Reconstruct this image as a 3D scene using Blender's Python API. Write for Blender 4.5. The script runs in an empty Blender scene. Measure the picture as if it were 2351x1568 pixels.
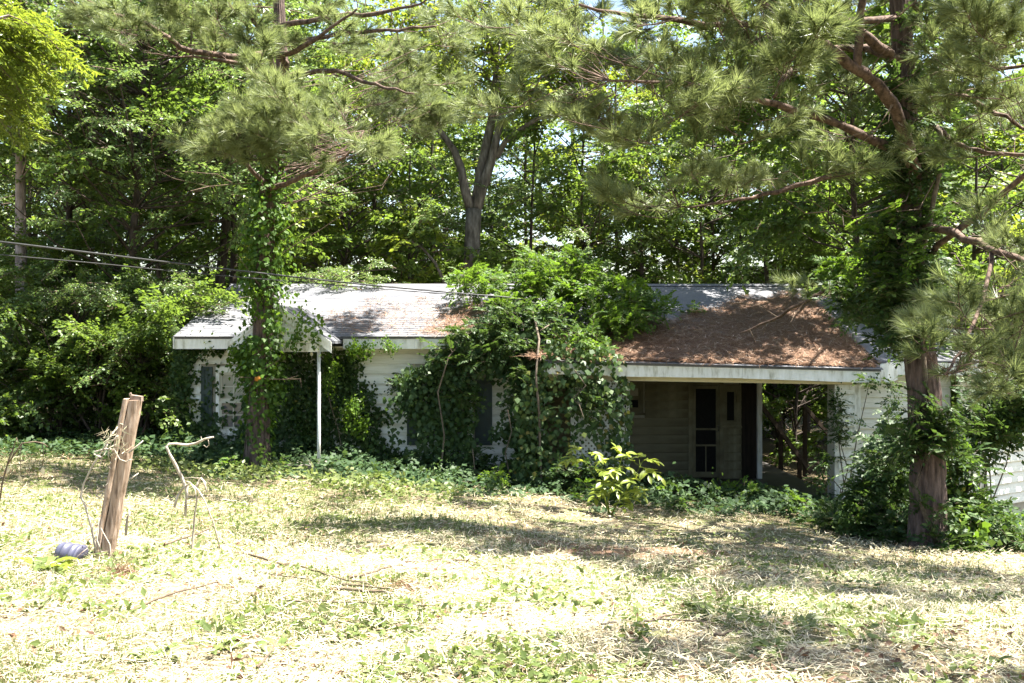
import bpy, math, random
import numpy as np
from mathutils import Vector, Matrix, Euler

R = np.random.default_rng(11)
random.seed(5)
S = bpy.context.scene
COL = S.collection

# ------------------------------------------------------------------ camera, sky, sun, exposure
cam_d = bpy.data.cameras.new("camera")
cam = bpy.data.objects.new("camera", cam_d)
COL.objects.link(cam)
cam.location = (0, 0, 1.6)
cam.rotation_euler = (math.radians(90), 0, 0)
cam_d.sensor_width = 36.0
cam_d.lens = 36.0 * 1005 / 1024
cam_d.clip_end = 2000
cam_d.dof.use_dof = False
S.camera = cam

SUN_EL, SUN_AZ = math.radians(69), math.radians(84)      # azimuth from +Y (away from camera) towards +X
world = bpy.data.worlds.new("World")
S.world = world
world.use_nodes = True
wn = world.node_tree
bg = wn.nodes["Background"]
sky = wn.nodes.new("ShaderNodeTexSky")
sky.sky_type = 'NISHITA'
sky.sun_disc = False
sky.sun_elevation = SUN_EL
sky.sun_rotation = SUN_AZ
sky.air_density = 1.3
sky.dust_density = 2.0
sky.ozone_density = 1.0
wn.links.new(sky.outputs[0], bg.inputs[0])
bg.inputs[1].default_value = 0.055
sun_d = bpy.data.lights.new("sun", 'SUN')
sun_d.energy = 5.0
sun_d.angle = math.radians(0.53)
sun_d.color = (1.0, 0.95, 0.86)
sun = bpy.data.objects.new("sun", sun_d)
COL.objects.link(sun)
sv = Vector((math.cos(SUN_EL) * math.sin(SUN_AZ), math.cos(SUN_EL) * math.cos(SUN_AZ), math.sin(SUN_EL)))
sun.rotation_euler = sv.to_track_quat('Z', 'Y').to_euler()
sun.location = (20, 5, 40)
S.view_settings.view_transform = 'Standard'
S.view_settings.look = 'None'
S.view_settings.exposure = 2.85
S.view_settings.gamma = 1
S.view_settings.use_curve_mapping = False
S.cycles.max_bounces = 7
S.cycles.diffuse_bounces = 3
S.cycles.glossy_bounces = 2
S.cycles.transmission_bounces = 5
S.cycles.sample_clamp_indirect = 6.0
S.cycles.use_denoising = True

K = 2307.5
def at(dx, dy, Y):
    """a point of the place at distance Y, from where it shows in the photograph"""
    return np.array([(dx - 1175.5) / K * Y, Y, 1.6 - (dy - 784.0) / K * Y])
def todx(x, Y): return 1175.5 + x / Y * K
def tody(z, Y): return 784.0 + (1.6 - z) / Y * K

# ------------------------------------------------------------------ ground height
def gz(x, y):
    x = np.asarray(x, float); y = np.asarray(y, float)
    A = np.clip(1.22 + 0.088 * x, 0.5, 2.3)
    t = 0.7 * np.log1p(np.exp(np.clip((y - 6.0) / 0.7, -30, 30)))
    z = -A * (1 - np.exp(-t / 6.0))
    z = z + 0.035 * np.sin(x * 1.3 + 0.5 * y) * np.sin(y * 0.9 - 0.4 * x) + 0.02 * np.sin(x * 3.1 + 1.7) * np.sin(y * 2.7)
    far = np.clip((np.abs(y - 25) - 40) / 100, 0, 1)
    return z - far * 0.4

# ------------------------------------------------------------------ mesh collector
class G:
    def __init__(s): s.v = []; s.f = []; s.n = 0
    def add(s, V, F, mat=0, smooth=False):
        V = np.asarray(V, float).reshape(-1, 3); F = np.asarray(F, np.int64)
        s.v.append(V); s.f.append((F + s.n, mat, smooth)); s.n += len(V); return s
    def quads(s, Q, mat=0, smooth=False):
        Q = np.asarray(Q, float); n = len(Q)
        return s.add(Q.reshape(-1, 3), np.arange(n * 4).reshape(n, 4), mat, smooth)
    def tris(s, Q, mat=0):
        Q = np.asarray(Q, float); n = len(Q)
        return s.add(Q.reshape(-1, 3), np.arange(n * 3).reshape(n, 3), mat)
    def box(s, x0, x1, y0, y1, z0, z1, mat=0):
        V = [(x0,y0,z0),(x1,y0,z0),(x1,y1,z0),(x0,y1,z0),(x0,y0,z1),(x1,y0,z1),(x1,y1,z1),(x0,y1,z1)]
        return s.add(V, [(0,3,2,1),(4,5,6,7),(0,1,5,4),(1,2,6,5),(2,3,7,6),(3,0,4,7)], mat)
    def hexa(s, V, mat=0):
        return s.add(V, [(0,3,2,1),(4,5,6,7),(0,1,5,4),(1,2,6,5),(2,3,7,6),(3,0,4,7)], mat)
    def beam(s, a, b, w, h, mat=0, up=(0,0,1)):
        a = np.asarray(a, float); b = np.asarray(b, float); d = (b - a) / np.linalg.norm(b - a)
        side = np.cross(d, up); side /= np.linalg.norm(side); u = np.cross(side, d)
        q = [(-w/2,-h/2),(w/2,-h/2),(w/2,h/2),(-w/2,h/2)]
        V = [a + side*p + u*r for p, r in q] + [b + side*p + u*r for p, r in q]
        return s.add(V, [(0,3,2,1),(4,5,6,7),(0,1,5,4),(1,2,6,5),(2,3,7,6),(3,0,4,7)], mat)
    def prism(s, poly, y0, y1, mat=0):
        n = len(poly)
        V = [(x, y0, z) for x, z in poly] + [(x, y1, z) for x, z in poly]
        s.add(V, [[i, (i+1) % n, n + (i+1) % n, n + i] for i in range(n)], mat)
        base = s.n - 2*n
        s.f.append((np.array([[base + i for i in range(n)]]), mat, False))
        s.f.append((np.array([[base + n + i for i in range(n)][::-1]]), mat, False))
        return s
    def tube(s, P, rad, sides=6, mat=0, cap=True, rough=0.0, flare=None, ridge=0.0):
        P = np.asarray(P, float); n = len(P)
        rad = np.broadcast_to(np.asarray(rad, float), (n,))
        T = np.gradient(P, axis=0); T /= np.linalg.norm(T, axis=1)[:, None] + 1e-9
        ref = np.array([0.3, 0.9, 0.1]) if abs(T[0][2]) > 0.7 else np.array([0, 0, 1.0])
        A = np.cross(T, ref); A /= np.linalg.norm(A, axis=1)[:, None] + 1e-9
        B = np.cross(T, A)
        th = np.arange(sides) * 2 * np.pi / sides
        rr = rad[:, None] * (1 + rough * (R.random((n, sides)) - 0.5))
        if ridge:
            pl = np.zeros((n, sides)); ph = R.random(sides)*6.28
            for k in range(sides): pl[:, k] = np.sin(np.arange(n)*.55*(.6 + .8*R.random()) + ph[k]) + (1.1 if k % 3 else -1.6) + R.normal(0, .35, n)
            rr = rr + ridge*np.clip(pl, -2, 1.3)
        V = P[:, None, :] + rr[..., None] * (np.cos(th)[None, :, None] * A[:, None, :] + np.sin(th)[None, :, None] * B[:, None, :])
        i = np.arange(n - 1)[:, None]; j = np.arange(sides)[None, :]; j2 = (j + 1) % sides
        F = np.stack([i*sides + j, i*sides + j2, (i+1)*sides + j2, (i+1)*sides + j], -1).reshape(-1, 4)
        s.add(V.reshape(-1, 3), F, mat, True)
        if cap:
            b = s.n - n*sides
            s.f.append((np.array([[b + k for k in range(sides)][::-1]]), mat, False))
            s.f.append((np.array([[b + (n-1)*sides + k for k in range(sides)]]), mat, False))
        return s
    def mesh(s, name, mats, org=(0,0,0)):
        me = bpy.data.meshes.new(name)
        V = np.concatenate(s.v) - np.asarray(org, float)
        li, ls, mi, sm = [], [], [], []
        tot = 0
        for F, m, smo in s.f:
            k = F.shape[1]; c = len(F)
            li.append(F.reshape(-1)); ls.append(tot + np.arange(c) * k); tot += c * k
            mi.append(np.full(c, m)); sm.append(np.full(c, smo))
        li = np.concatenate(li).astype(np.int32); ls = np.concatenate(ls).astype(np.int32)
        me.vertices.add(len(V)); me.vertices.foreach_set("co", V.astype(np.float32).ravel())
        me.loops.add(len(li)); me.loops.foreach_set("vertex_index", li)
        me.polygons.add(len(ls)); me.polygons.foreach_set("loop_start", ls)
        me.polygons.foreach_set("material_index", np.concatenate(mi).astype(np.int32))
        me.polygons.foreach_set("use_smooth", np.concatenate(sm).astype(bool))
        for m in (mats if isinstance(mats, (list, tuple)) else [mats]): me.materials.append(m)
        me.update(calc_edges=True)
        return me
    def build(s, name, mats, parent=None, kind=None):
        o = bpy.data.objects.new(name, s.mesh(name, mats, ORG.get(parent.name, (0,0,0)) if parent else (0,0,0)))
        COL.objects.link(o)
        if parent: o.parent = parent; ORG[o.name] = ORG.get(parent.name, (0,0,0))
        if kind or (parent and name in STUFFY): o["kind"] = kind or "stuff"
        return o
ORG = {}
STUFFY = {'twigs', 'dead_twigs', 'leaves', 'hanging_leaves', 'splinters', 'shreds', 'blades', 'stems'}
def thing(name, label, cat, loc, group=None):
    o = bpy.data.objects.new(name, None); COL.objects.link(o)
    o.empty_display_size = 0.2
    o.location = loc; ORG[o.name] = np.array(loc, float)
    o["label"] = label; o["category"] = cat
    if group: o["group"] = group
    return o
def tag(o, label, cat, group=None):
    o["label"] = label; o["category"] = cat
    if group: o["group"] = group
    return o
def inst(name, me, parent, loc, rot=(0,0,0), sc=1.0):
    o = bpy.data.objects.new(name, me); COL.objects.link(o)
    o.parent = parent; o.location = np.asarray(loc, float) - ORG[parent.name]
    o.rotation_euler = rot
    o.scale = (sc, sc, sc) if np.isscalar(sc) else sc
    return o

# ------------------------------------------------------------------ materials
def new_mat(name):
    m = bpy.data.materials.new(name); m.use_nodes = True
    nt = m.node_tree; nt.nodes.clear()
    out = nt.nodes.new("ShaderNodeOutputMaterial")
    return m, nt, out
def ramp(nt, stops, fac):
    r = nt.nodes.new("ShaderNodeValToRGB")
    e = r.color_ramp.elements
    while len(e) < len(stops): e.new(0.5)
    for k, (p, c) in enumerate(stops):
        e[k].position = p; e[k].color = (*c, 1)
    nt.links.new(fac, r.inputs[0]); return r.outputs[0]
def noise(nt, scale, detail=4, coord=None, rough=0.6, sc3=None):
    n = nt.nodes.new("ShaderNodeTexNoise")
    n.inputs["Scale"].default_value = scale; n.inputs["Detail"].default_value = detail
    n.inputs["Roughness"].default_value = rough
    tc = nt.nodes.new("ShaderNodeTexCoord")
    src = tc.outputs[coord or "Object"]
    if sc3:
        mp = nt.nodes.new("ShaderNodeMapping"); mp.inputs["Scale"].default_value = sc3
        nt.links.new(src, mp.inputs[0]); src = mp.outputs[0]
    nt.links.new(src, n.inputs["Vector"])
    return n.outputs[0]
def mixc(nt, a, b, fac, mode='MIX'):
    m = nt.nodes.new("ShaderNodeMix"); m.data_type = 'RGBA'; m.blend_type = mode
    for inp, v in ((m.inputs[0], fac), (m.inputs[6], a), (m.inputs[7], b)):
        if hasattr(v, "links") or hasattr(v, "is_linked"): nt.links.new(v, inp)
        else: inp.default_value = v if not isinstance(v, tuple) else (*v, 1)
    return m.outputs[2]
def principled(nt, out, col, rough=0.7, spec=0.3, bump=None, bstr=0.3, bdist=0.01, metal=0):
    p = nt.nodes.new("ShaderNodeBsdfPrincipled")
    if isinstance(col, tuple): p.inputs["Base Color"].default_value = (*col, 1)
    else: nt.links.new(col, p.inputs["Base Color"])
    p.inputs["Roughness"].default_value = rough
    p.inputs["Specular IOR Level"].default_value = spec
    p.inputs["Metallic"].default_value = metal
    if bump is not None:
        b = nt.nodes.new("ShaderNodeBump"); b.inputs["Strength"].default_value = bstr; b.inputs["Distance"].default_value = bdist
        nt.links.new(bump, b.inputs["Height"]); nt.links.new(b.outputs[0], p.inputs["Normal"])
    if out: nt.links.new(p.outputs[0], out.inputs[0])
    return p
def leaf_mat(name, stops, trans, tmix=0.4, rough=0.42, spec=0.4, objvar=0.35):
    """per-leaf colour from the island's random number, shifted a little per bough; light passes through"""
    m, nt, out = new_mat(name)
    geo = nt.nodes.new("ShaderNodeNewGeometry"); oi = nt.nodes.new("ShaderNodeObjectInfo")
    a = nt.nodes.new("ShaderNodeMath"); a.operation = 'MULTIPLY_ADD'
    nt.links.new(oi.outputs["Random"], a.inputs[0]); a.inputs[1].default_value = objvar
    sc = nt.nodes.new("ShaderNodeMath"); sc.operation = 'MULTIPLY'
    nt.links.new(geo.outputs["Random Per Island"], sc.inputs[0]); sc.inputs[1].default_value = 1 - objvar
    nt.links.new(sc.outputs[0], a.inputs[2])
    col = ramp(nt, stops, a.outputs[0])
    p = principled(nt, None, col, rough, spec)
    t = nt.nodes.new("ShaderNodeBsdfTranslucent")
    nt.links.new(mixc(nt, col, trans, 0.55), t.inputs[0])
    mx = nt.nodes.new("ShaderNodeMixShader"); mx.inputs[0].default_value = tmix
    nt.links.new(p.outputs[0], mx.inputs[1]); nt.links.new(t.outputs[0], mx.inputs[2])
    nt.links.new(mx.outputs[0], out.inputs[0])
    return m
def simple(name, stops, nscale=8, rough=0.7, spec=0.3, bstr=0.3, bdist=0.01, sc3=None, detail=5, metal=0):
    m, nt, out = new_mat(name)
    f = noise(nt, nscale, detail, sc3=sc3)
    principled(nt, out, ramp(nt, stops, f), rough, spec, f, bstr, bdist, metal)
    return m

M = {}
M['oak']   = leaf_mat("waxy_oak_leaf", [(0, (.045,.085,.024)), (.5, (.095,.155,.045)), (1, (.16,.22,.085))], (.26,.37,.06), .4, .36, .5)
M['gum']   = leaf_mat("woodland_leaf", [(0, (.030,.060,.015)), (.55, (.068,.115,.024)), (1, (.12,.17,.036))], (.21,.31,.03), .48, .45, .35)
M['lime']  = leaf_mat("fresh_leaf", [(0, (.06,.10,.015)), (.5, (.11,.16,.02)), (1, (.17,.21,.03))], (.30,.36,.03), .5, .45, .35)
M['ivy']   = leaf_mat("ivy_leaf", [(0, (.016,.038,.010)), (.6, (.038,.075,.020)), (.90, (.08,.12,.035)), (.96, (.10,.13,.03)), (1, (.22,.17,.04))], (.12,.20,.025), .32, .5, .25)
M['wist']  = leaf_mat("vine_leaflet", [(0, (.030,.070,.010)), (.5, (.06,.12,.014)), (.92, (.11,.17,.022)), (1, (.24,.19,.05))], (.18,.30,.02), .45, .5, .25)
M['sap']   = leaf_mat("sapling_leaf", [(0, (.09,.14,.018)), (.5, (.16,.21,.028)), (.9, (.24,.28,.04)), (1, (.26,.20,.05))], (.36,.40,.04), .5, .4, .4)
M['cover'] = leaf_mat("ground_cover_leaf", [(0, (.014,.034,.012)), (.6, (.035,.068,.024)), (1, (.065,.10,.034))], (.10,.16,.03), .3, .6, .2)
M['weed']  = leaf_mat("weed_leaf", [(0, (.055,.085,.022)), (.5, (.105,.14,.04)), (1, (.18,.20,.075))], (.22,.28,.05), .4, .45, .3)
M['needle']= leaf_mat("pine_needle", [(0, (.050,.080,.028)), (.5, (.135,.17,.062)), (1, (.28,.31,.14))], (.28,.33,.10), .42, .45, .4)
M['straw'] = leaf_mat("dry_grass", [(0, (.20,.155,.10)), (.35, (.40,.35,.24)), (.7, (.52,.47,.34)), (1, (.32,.33,.17))], (.40,.36,.22), .2, .6, .25, 0)
M['litter']= leaf_mat("fallen_needles", [(0, (.06,.032,.018)), (.5, (.15,.08,.046)), (.85, (.25,.15,.09)), (1, (.42,.34,.27))], (.25,.12,.05), .12, .6, .25, 0)
M['pinebark'] = simple("pine_bark", [(.3, (.030,.022,.019)), (.5, (.095,.068,.058)), (.75, (.19,.135,.115))], 9, .9, .15, 1.0, .04, (1.6,1.6,.35), 6)
M['limbbark'] = simple("pine_limb_bark", [(.32, (.03,.022,.018)), (.52, (.10,.068,.053)), (.75, (.19,.135,.107))], 14, .9, .15, .8, .015)
M['greybark'] = simple("grey_bark", [(.3, (.04,.034,.026)), (.55, (.115,.10,.08)), (.8, (.23,.21,.18))], 7, .9, .15, .8, .02, (1.5,1.5,.4))
M['darkbark'] = simple("dark_bark", [(.3, (.025,.020,.016)), (.6, (.07,.055,.045)), (.85, (.13,.105,.09))], 8, .9, .15, .8, .02, (1.5,1.5,.4))
M['pinkbark'] = simple("pale_bark", [(.3, (.11,.085,.075)), (.55, (.27,.22,.20)), (.8, (.42,.37,.35))], 9, .9, .15, .9, .02, (1.4,1.4,.5))
M['deadwood'] = simple("bare_dead_wood", [(.3, (.20,.16,.12)), (.6, (.42,.37,.30)), (.8, (.56,.52,.46))], 18, .8, .2, .5, .005)
M['twig']  = simple("twig_bark", [(.3, (.05,.036,.026)), (.7, (.15,.11,.075))], 20, .85, .2, .3, .005)
M['vinewood'] = simple("vine_stem", [(.3, (.05,.04,.03)), (.7, (.14,.11,.08))], 16, .85, .2, .4, .006)
M['dirt']  = simple("bare_soil", [(.3, (.07,.04,.027)), (.6, (.16,.10,.065)), (.8, (.22,.15,.10))], 6, .95, .1, .8, .03)

def siding_mat():
    m, nt, out = new_mat("painted_siding")
    f = noise(nt, 2.2, 6, "Object", .7)
    g = noise(nt, 14, 4, "Object", .6, (.5,1,3))
    c = ramp(nt, [(.28, (.50,.50,.37)), (.45, (.72,.71,.64)), (.7, (.80,.80,.77))], f)
    c = mixc(nt, c, ramp(nt, [(.35, (.45,.47,.32)), (.55, (1,1,1))], g), .35, 'MULTIPLY')
    principled(nt, out, c, .5, .35, g, .08, .004)
    return m
M['siding'] = siding_mat()
M['grimy_shade'] = simple('grimy_siding_shade_darkened', [(.25, (.06,.053,.03)), (.5, (.14,.125,.075)), (.75, (.21,.19,.125))], 2.5, .7, .25, .1, .004, None, 6)  # yellowed dirty boards, darkened further with the recess shade put into the colour
M['trim'] = simple("white_trim_paint", [(.3, (.36,.35,.28)), (.46, (.66,.66,.62)), (.7, (.80,.80,.79))], 5, .5, .35, .1, .004, (2.2,1,.6), 7)
M['cream'] = simple("yellowed_soffit_paint", [(.25, (.42,.36,.22)), (.45, (.62,.55,.38)), (.7, (.72,.66,.50))], 3, .6, .3, .1, .004, None, 6)
M['green'] = simple("dark_green_shutter_paint", [(.3, (.018,.035,.034)), (.7, (.035,.062,.060))], 5, .5, .35, .1, .003)
M['smooth'] = simple("smooth_beige_panel", [(.3, (.40,.38,.30)), (.7, (.55,.53,.45))], 1.5, .6, .3, .1, .004)
M['darkupright'] = simple("dark_upright_streaked", [(.3, (.012,.009,.007)), (.7, (.035,.026,.02))], 6, .8, .2, .3, .005, (3,3,.3))
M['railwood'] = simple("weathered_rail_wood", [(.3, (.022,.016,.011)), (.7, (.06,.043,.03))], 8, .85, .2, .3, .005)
M['sheath'] = simple("wall_sheathing", [(.3, (.30,.28,.22)), (.7, (.42,.40,.33))], 4)
M['concrete'] = simple("porch_slab", [(.3, (.13,.12,.10)), (.7, (.24,.22,.19))], 5, .9, .2, .4, .01)
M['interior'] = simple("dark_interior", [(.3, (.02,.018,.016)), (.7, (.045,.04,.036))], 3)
M['screen'] = simple("insect_screen_and_dark_pane", [(.3, (.008,.008,.008)), (.7, (.016,.016,.015))], 30, .8, .1)
def shingle_mat():
    m, nt, out = new_mat("asphalt_shingle")
    geo = nt.nodes.new("ShaderNodeNewGeometry")
    f = noise(nt, 60, 3)
    c = ramp(nt, [(0, (.080,.085,.098)), (.5, (.105,.11,.124)), (1, (.14,.143,.153))], geo.outputs["Random Per Island"])
    c = mixc(nt, c, ramp(nt, [(.3, (.6,.6,.6)), (.7, (1.25,1.22,1.2))], f), .7, 'MULTIPLY')
    b = noise(nt, 1.1, 5)
    c = mixc(nt, c, ramp(nt, [(.4, (1,1,1)), (.7, (1.5,1.4,1.3))], b), .8, 'MULTIPLY')
    principled(nt, out, c, .85, .3, f, .4, .004)
    return m
M['shingle'] = shingle_mat()
def glass_mat():
    m, nt, out = new_mat("dusty_window_glass")
    principled(nt, out, ramp(nt, [(.3, (.09,.085,.09)), (.7, (.19,.18,.19))], noise(nt, 3, 4)), .12, .6)
    return m
M['glass'] = glass_mat()
M['black'] = simple("black_rubber_sheath", [(.3, (.015,.015,.015)), (.7, (.03,.03,.03))], 10, .35, .5)
M['iron'] = simple("rusty_bracket", [(.3, (.10,.06,.04)), (.6, (.28,.22,.18)), (.8, (.4,.36,.33))], 30, .7, .4, .4, .004, None, 4, .3)
M['plastic'] = simple("grey_violet_plastic", [(.3, (.05,.05,.075)), (.7, (.085,.085,.125))], 5, .4, .4, .1, .003)
def post_mat():
    m, nt, out = new_mat("split_cedar_post")
    f = noise(nt, 10, 6, "Object", .65, (4,4,.35))
    c = ramp(nt, [(.30, (.07,.045,.03)), (.44, (.26,.18,.125)), (.60, (.37,.28,.215)), (.78, (.47,.40,.33))], f)
    principled(nt, out, c, .85, .2, f, .6, .01)
    return m
M['post'] = post_mat()
M['bulb'] = simple("frosted_bulb", [(.3, (.7,.68,.6)), (.7, (.8,.78,.72))], 3, .3, .5)
M['orange'] = simple("orange_fungus", [(.3, (.45,.16,.02)), (.7, (.6,.25,.04))], 9, .6)

def ground_mat():
    m, nt, out = new_mat("cut_grass_ground")
    a = noise(nt, .55, 6); b = noise(nt, 28, 5, None, .7); c2 = noise(nt, 2.3, 5)
    straw = ramp(nt, [(.3, (.06,.045,.028)), (.5, (.15,.12,.075)), (.72, (.29,.25,.165))], b)
    soil = ramp(nt, [(.35, (.06,.038,.024)), (.65, (.15,.10,.06))], b)
    green = ramp(nt, [(.3, (.045,.06,.018)), (.7, (.13,.15,.05))], b)
    k1 = ramp(nt, [(.48, (0,0,0)), (.62, (1,1,1))], c2)
    k2 = ramp(nt, [(.55, (0,0,0)), (.70, (1,1,1))], a)
    col = mixc(nt, straw, green, k1); col = mixc(nt, col, soil, k2)
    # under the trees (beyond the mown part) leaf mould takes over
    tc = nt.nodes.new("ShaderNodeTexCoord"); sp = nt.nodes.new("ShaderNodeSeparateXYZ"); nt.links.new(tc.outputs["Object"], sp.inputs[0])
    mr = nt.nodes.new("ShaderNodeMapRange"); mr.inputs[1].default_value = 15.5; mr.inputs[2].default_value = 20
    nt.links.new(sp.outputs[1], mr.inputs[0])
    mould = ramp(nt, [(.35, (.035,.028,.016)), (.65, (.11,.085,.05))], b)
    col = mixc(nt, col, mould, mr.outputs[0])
    principled(nt, out, col, .95, .1, b, .9, .03)
    return m
M['ground'] = ground_mat()

# ------------------------------------------------------------------ ground sheet
def grid(xs, ys):
    X, Y = np.meshgrid(xs, ys); V = np.stack([X, Y, gz(X, Y)], -1).reshape(-1, 3)
    nx, ny = len(xs), len(ys); i = np.arange(ny-1)[:, None]; j = np.arange(nx-1)[None, :]
    F = np.stack([i*nx+j, i*nx+j+1, (i+1)*nx+j+1, (i+1)*nx+j], -1).reshape(-1, 4)
    return V, F
xs = np.concatenate([np.linspace(-400, -24, 12), np.linspace(-20, 20, 200), np.linspace(24, 400, 12)])
ys = np.concatenate([np.linspace(-300, -4, 10), np.linspace(-2, 30, 160), np.linspace(34, 600, 14)])
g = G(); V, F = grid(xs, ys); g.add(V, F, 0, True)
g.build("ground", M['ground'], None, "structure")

# ------------------------------------------------------------------ the house
HX = np.array([0.0, 20.0, -1.2])
house = thing("abandoned_house", "low white clapboard house overgrown with vines, with open carport and shingle roof", "house", HX)
YW, YE, YR = 20.0, 19.5, 23.5             # front wall, eave, ridge
XL, XR = -6.43, 0.65                      # main block
ZE, ZR = 1.70, 2.92                       # roof edge and ridge
YC = 18.3                                 # carport eave
CX0, CX1 = 0.58, 6.72
PITCH = (ZR - ZE) / (YR - YE)
def roofz(y): return ZE + (y - YE) * PITCH
CZ0, CZ1 = 1.26, 1.10
def croofz(x, y):
    e = CZ0 + (CZ1 - CZ0) * (x - CX0) / (CX1 - CX0)
    return e + (y - YC) / (YR - YC) * (ZR - 0.01 - e)

unit_plank = None
def plank_mesh(mat='siding'):
    g = G()    # unit board: x 0..1, lap 0.2 high, butt edge proud at the bottom
    g.add([(0,-.042,.004),(1,-.042,.004),(1,-.004,.022),(0,-.004,.022),(0,-.046,.016),(1,-.046,.016),(0,-.004,.2),(1,-.004,.2),(0,0,.2),(1,0,.2),(0,0,.022),(1,0,.022)],[(0,3,2,1),(0,1,5,4),(4,5,7,6),(6,7,9,8),(3,10,11,2),(10,8,9,11)])
    g.f.append((np.array([[0,4,6,8,10,3],[1,2,11,9,7,5]]), 0, False))
    return g.mesh("siding_plank", M[mat])
PLANK = plank_mesh(); GRIMY_SHADE = plank_mesh("grimy_shade")
def clad(wall, p0, p1, z0, z1, holes=(), exposure=0.2, board=None):
    """lap boards from p0 to p1 (plan points), leaving out openings given as (s0, s1, z0, z1) along the wall"""
    p0 = np.array(p0, float); p1 = np.array(p1, float); L = np.linalg.norm(p1 - p0)
    ang = math.atan2(p1[1]-p0[1], p1[0]-p0[0]); d = (p1 - p0) / L
    z = z0
    while z < z1 - .02:
        h = min(exposure, z1 - z)
        segs = [(0, L)]
        for (a, b, c, e) in holes:
            if c < z + h*.5 < e:
                new = []
                for (u, w) in segs:
                    if b <= u or a >= w: new.append((u, w)); continue
                    if a > u: new.append((u, a))
                    if b < w: new.append((b, w))
                segs = new
        for (u, w) in segs:
            if w - u < .03: continue
            cuts = [u]
            while w - cuts[-1] > 3.6: cuts.append(cuts[-1] + 2.2 + 1.2 * random.random())
            cuts.append(w)
            for a, b in zip(cuts[:-1], cuts[1:]):
                q = p0 + d * a
                inst("siding_plank", board or PLANK, wall, (q[0], q[1], z), (0, 0, ang), (b - a - .003, 1, h / .2))
        z += exposure

# --- main front wall with two windows
w1 = (at(505, 850, YW), at(575, 990, YW))      # left window opening
w2x0, w2x1 = at(948, 860, YW)[0], at(1084, 860, YW)[0]
WZ0 = gz(-3, 20) - .3
g = G(); g.box(XL, XR, YW + .003, YW + .12, WZ0, 1.55); 
g.box(XL, XL + .12, YW + .123, 27.2, WZ0, 1.55); g.box(XR - .12, XR, YW + .123, 27.2, WZ0, 1.55); g.box(XL, 7.5, 27.203, 27.32, WZ0 - .3, 1.55) if False else None
g.box(XL, XR, 27.203, 27.32, WZ0, 1.55)
g.prism([(0, 0), (7.8, 0), (3.9, 1.2)], 0, .1) if False else None
wall = g.build("wall", M['sheath'], house)
def wx(dx): return at(dx, 800, YW)[0]
def wz(dy): return at(800, dy, YW)[2]
clad(wall, (XL, YW), (XR, YW), -1.25, 1.5,
     [(wx(462)-XL, wx(592)-XL, wz(993), wz(835)), (wx(1083)-XL-.0, wx(1130)-XL, wz(1022), wz(862)), (wx(945)-XL, wx(1083)-XL, wz(1022), wz(845))])
clad(wall, (XL, 27.2), (XL, YW), -1.25, 1.5)
g = G(); g.box(XL - .03, XL + .09, YW - .035, YW - .002, -1.25, 1.5, 0); g.build("corner_board", M['trim'], house)

def window(x0, x1, z0, z1, y, trim='trim', rows=2, cols=2, double=True):
    g = G(); t = .07
    g.box(x0 - t, x0, y - .045, y, z0 - t, z1 + .12); g.box(x1, x1 + t, y - .045, y, z0 - t, z1 + .12)
    g.box(x0, x1, y - .045, y, z1, z1 + .12)
    w = g.build("window", M[trim], house)
    s = G(); s.box(x0 - t - .04, x1 + t + .04, y - .09, y - .0, z0 - t - .05, z0 - t - .002); s.box(x0, x1, y-.05, y, z0 - t, z0)
    s.build("sill", M[trim], w)
    zm = (z0 + z1) / 2
    for k, (a, b, yy) in enumerate([(z0, zm, y - .012), (zm, z1, y + .01)] if double else [(z0, z1, y)]):
        f = G(); q = .045
        f.box(x0, x0+q, yy-.02, yy+.02, a, b); f.box(x1-q, x1, yy-.02, yy+.02, a, b)
        f.box(x0+q, x1-q, yy-.02, yy+.02, a, a+q); f.box(x0+q, x1-q, yy-.02, yy+.02, b-q, b)
        for c in range(1, cols):
            xx = x0 + (x1-x0)*c/cols; f.box(xx-.01, xx+.01, yy-.012, yy+.008, a+q, b-q)
        for r in range(1, rows):
            zz = a + (b-a)*r/rows; f.box(x0+q, x1-q, yy-.011, yy+.009, zz-.01, zz+.01)
        f.build("sash", M['smooth' if trim == 'trim' else 'grimy_shade'], w)
        p = G(); p.box(x0+q-.004, x1-q+.004, yy, yy+.004, a+q-.004, b-q+.004); p.build("pane", M['glass' if trim == 'trim' else 'screen'], w)  # recess windows get darker sash and near-black panes, shade put into colour
    return w
def shutter(x0, x1, z0, z1, y):
    g = G(); q = .055
    g.box(x0, x0+q, y-.04, y, z0, z1); g.box(x1-q, x1, y-.04, y, z0, z1)
    for a, b in ((z0, z0+.09), ((z0+z1)/2+.05, (z0+z1)/2+.13), (z1-.07, z1)): g.box(x0+q, x1-q, y-.04, y, a, b)
    sh = g.build("shutter", M['green'], house)
    for a, b in ((z0+.09, (z0+z1)/2+.05), ((z0+z1)/2+.13, z1-.07)):
        p = G(); p.box(x0+q, x1-q, y-.018, y, a, b); p.box(x0+q+.035, x1-q-.035, y-.03, y-.018, a+.035, b-.035)
        p.build("shutter_panel", M['green'], sh)
window(wx(505), wx(568), wz(985), wz(855), YW + .0)
shutter(wx(464), wx(489), wz(978), wz(842), YW - .03)
shutter(wx(578), wx(602), wz(978), wz(842), YW - .03)
window(wx(975), wx(1078), wz(1010), wz(855), YW)
shutter(wx(1091), wx(1130), wz(1021), wz(868), YW - .03)
shutter(wx(935), wx(970), wz(1021), wz(868), YW - .03)

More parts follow.
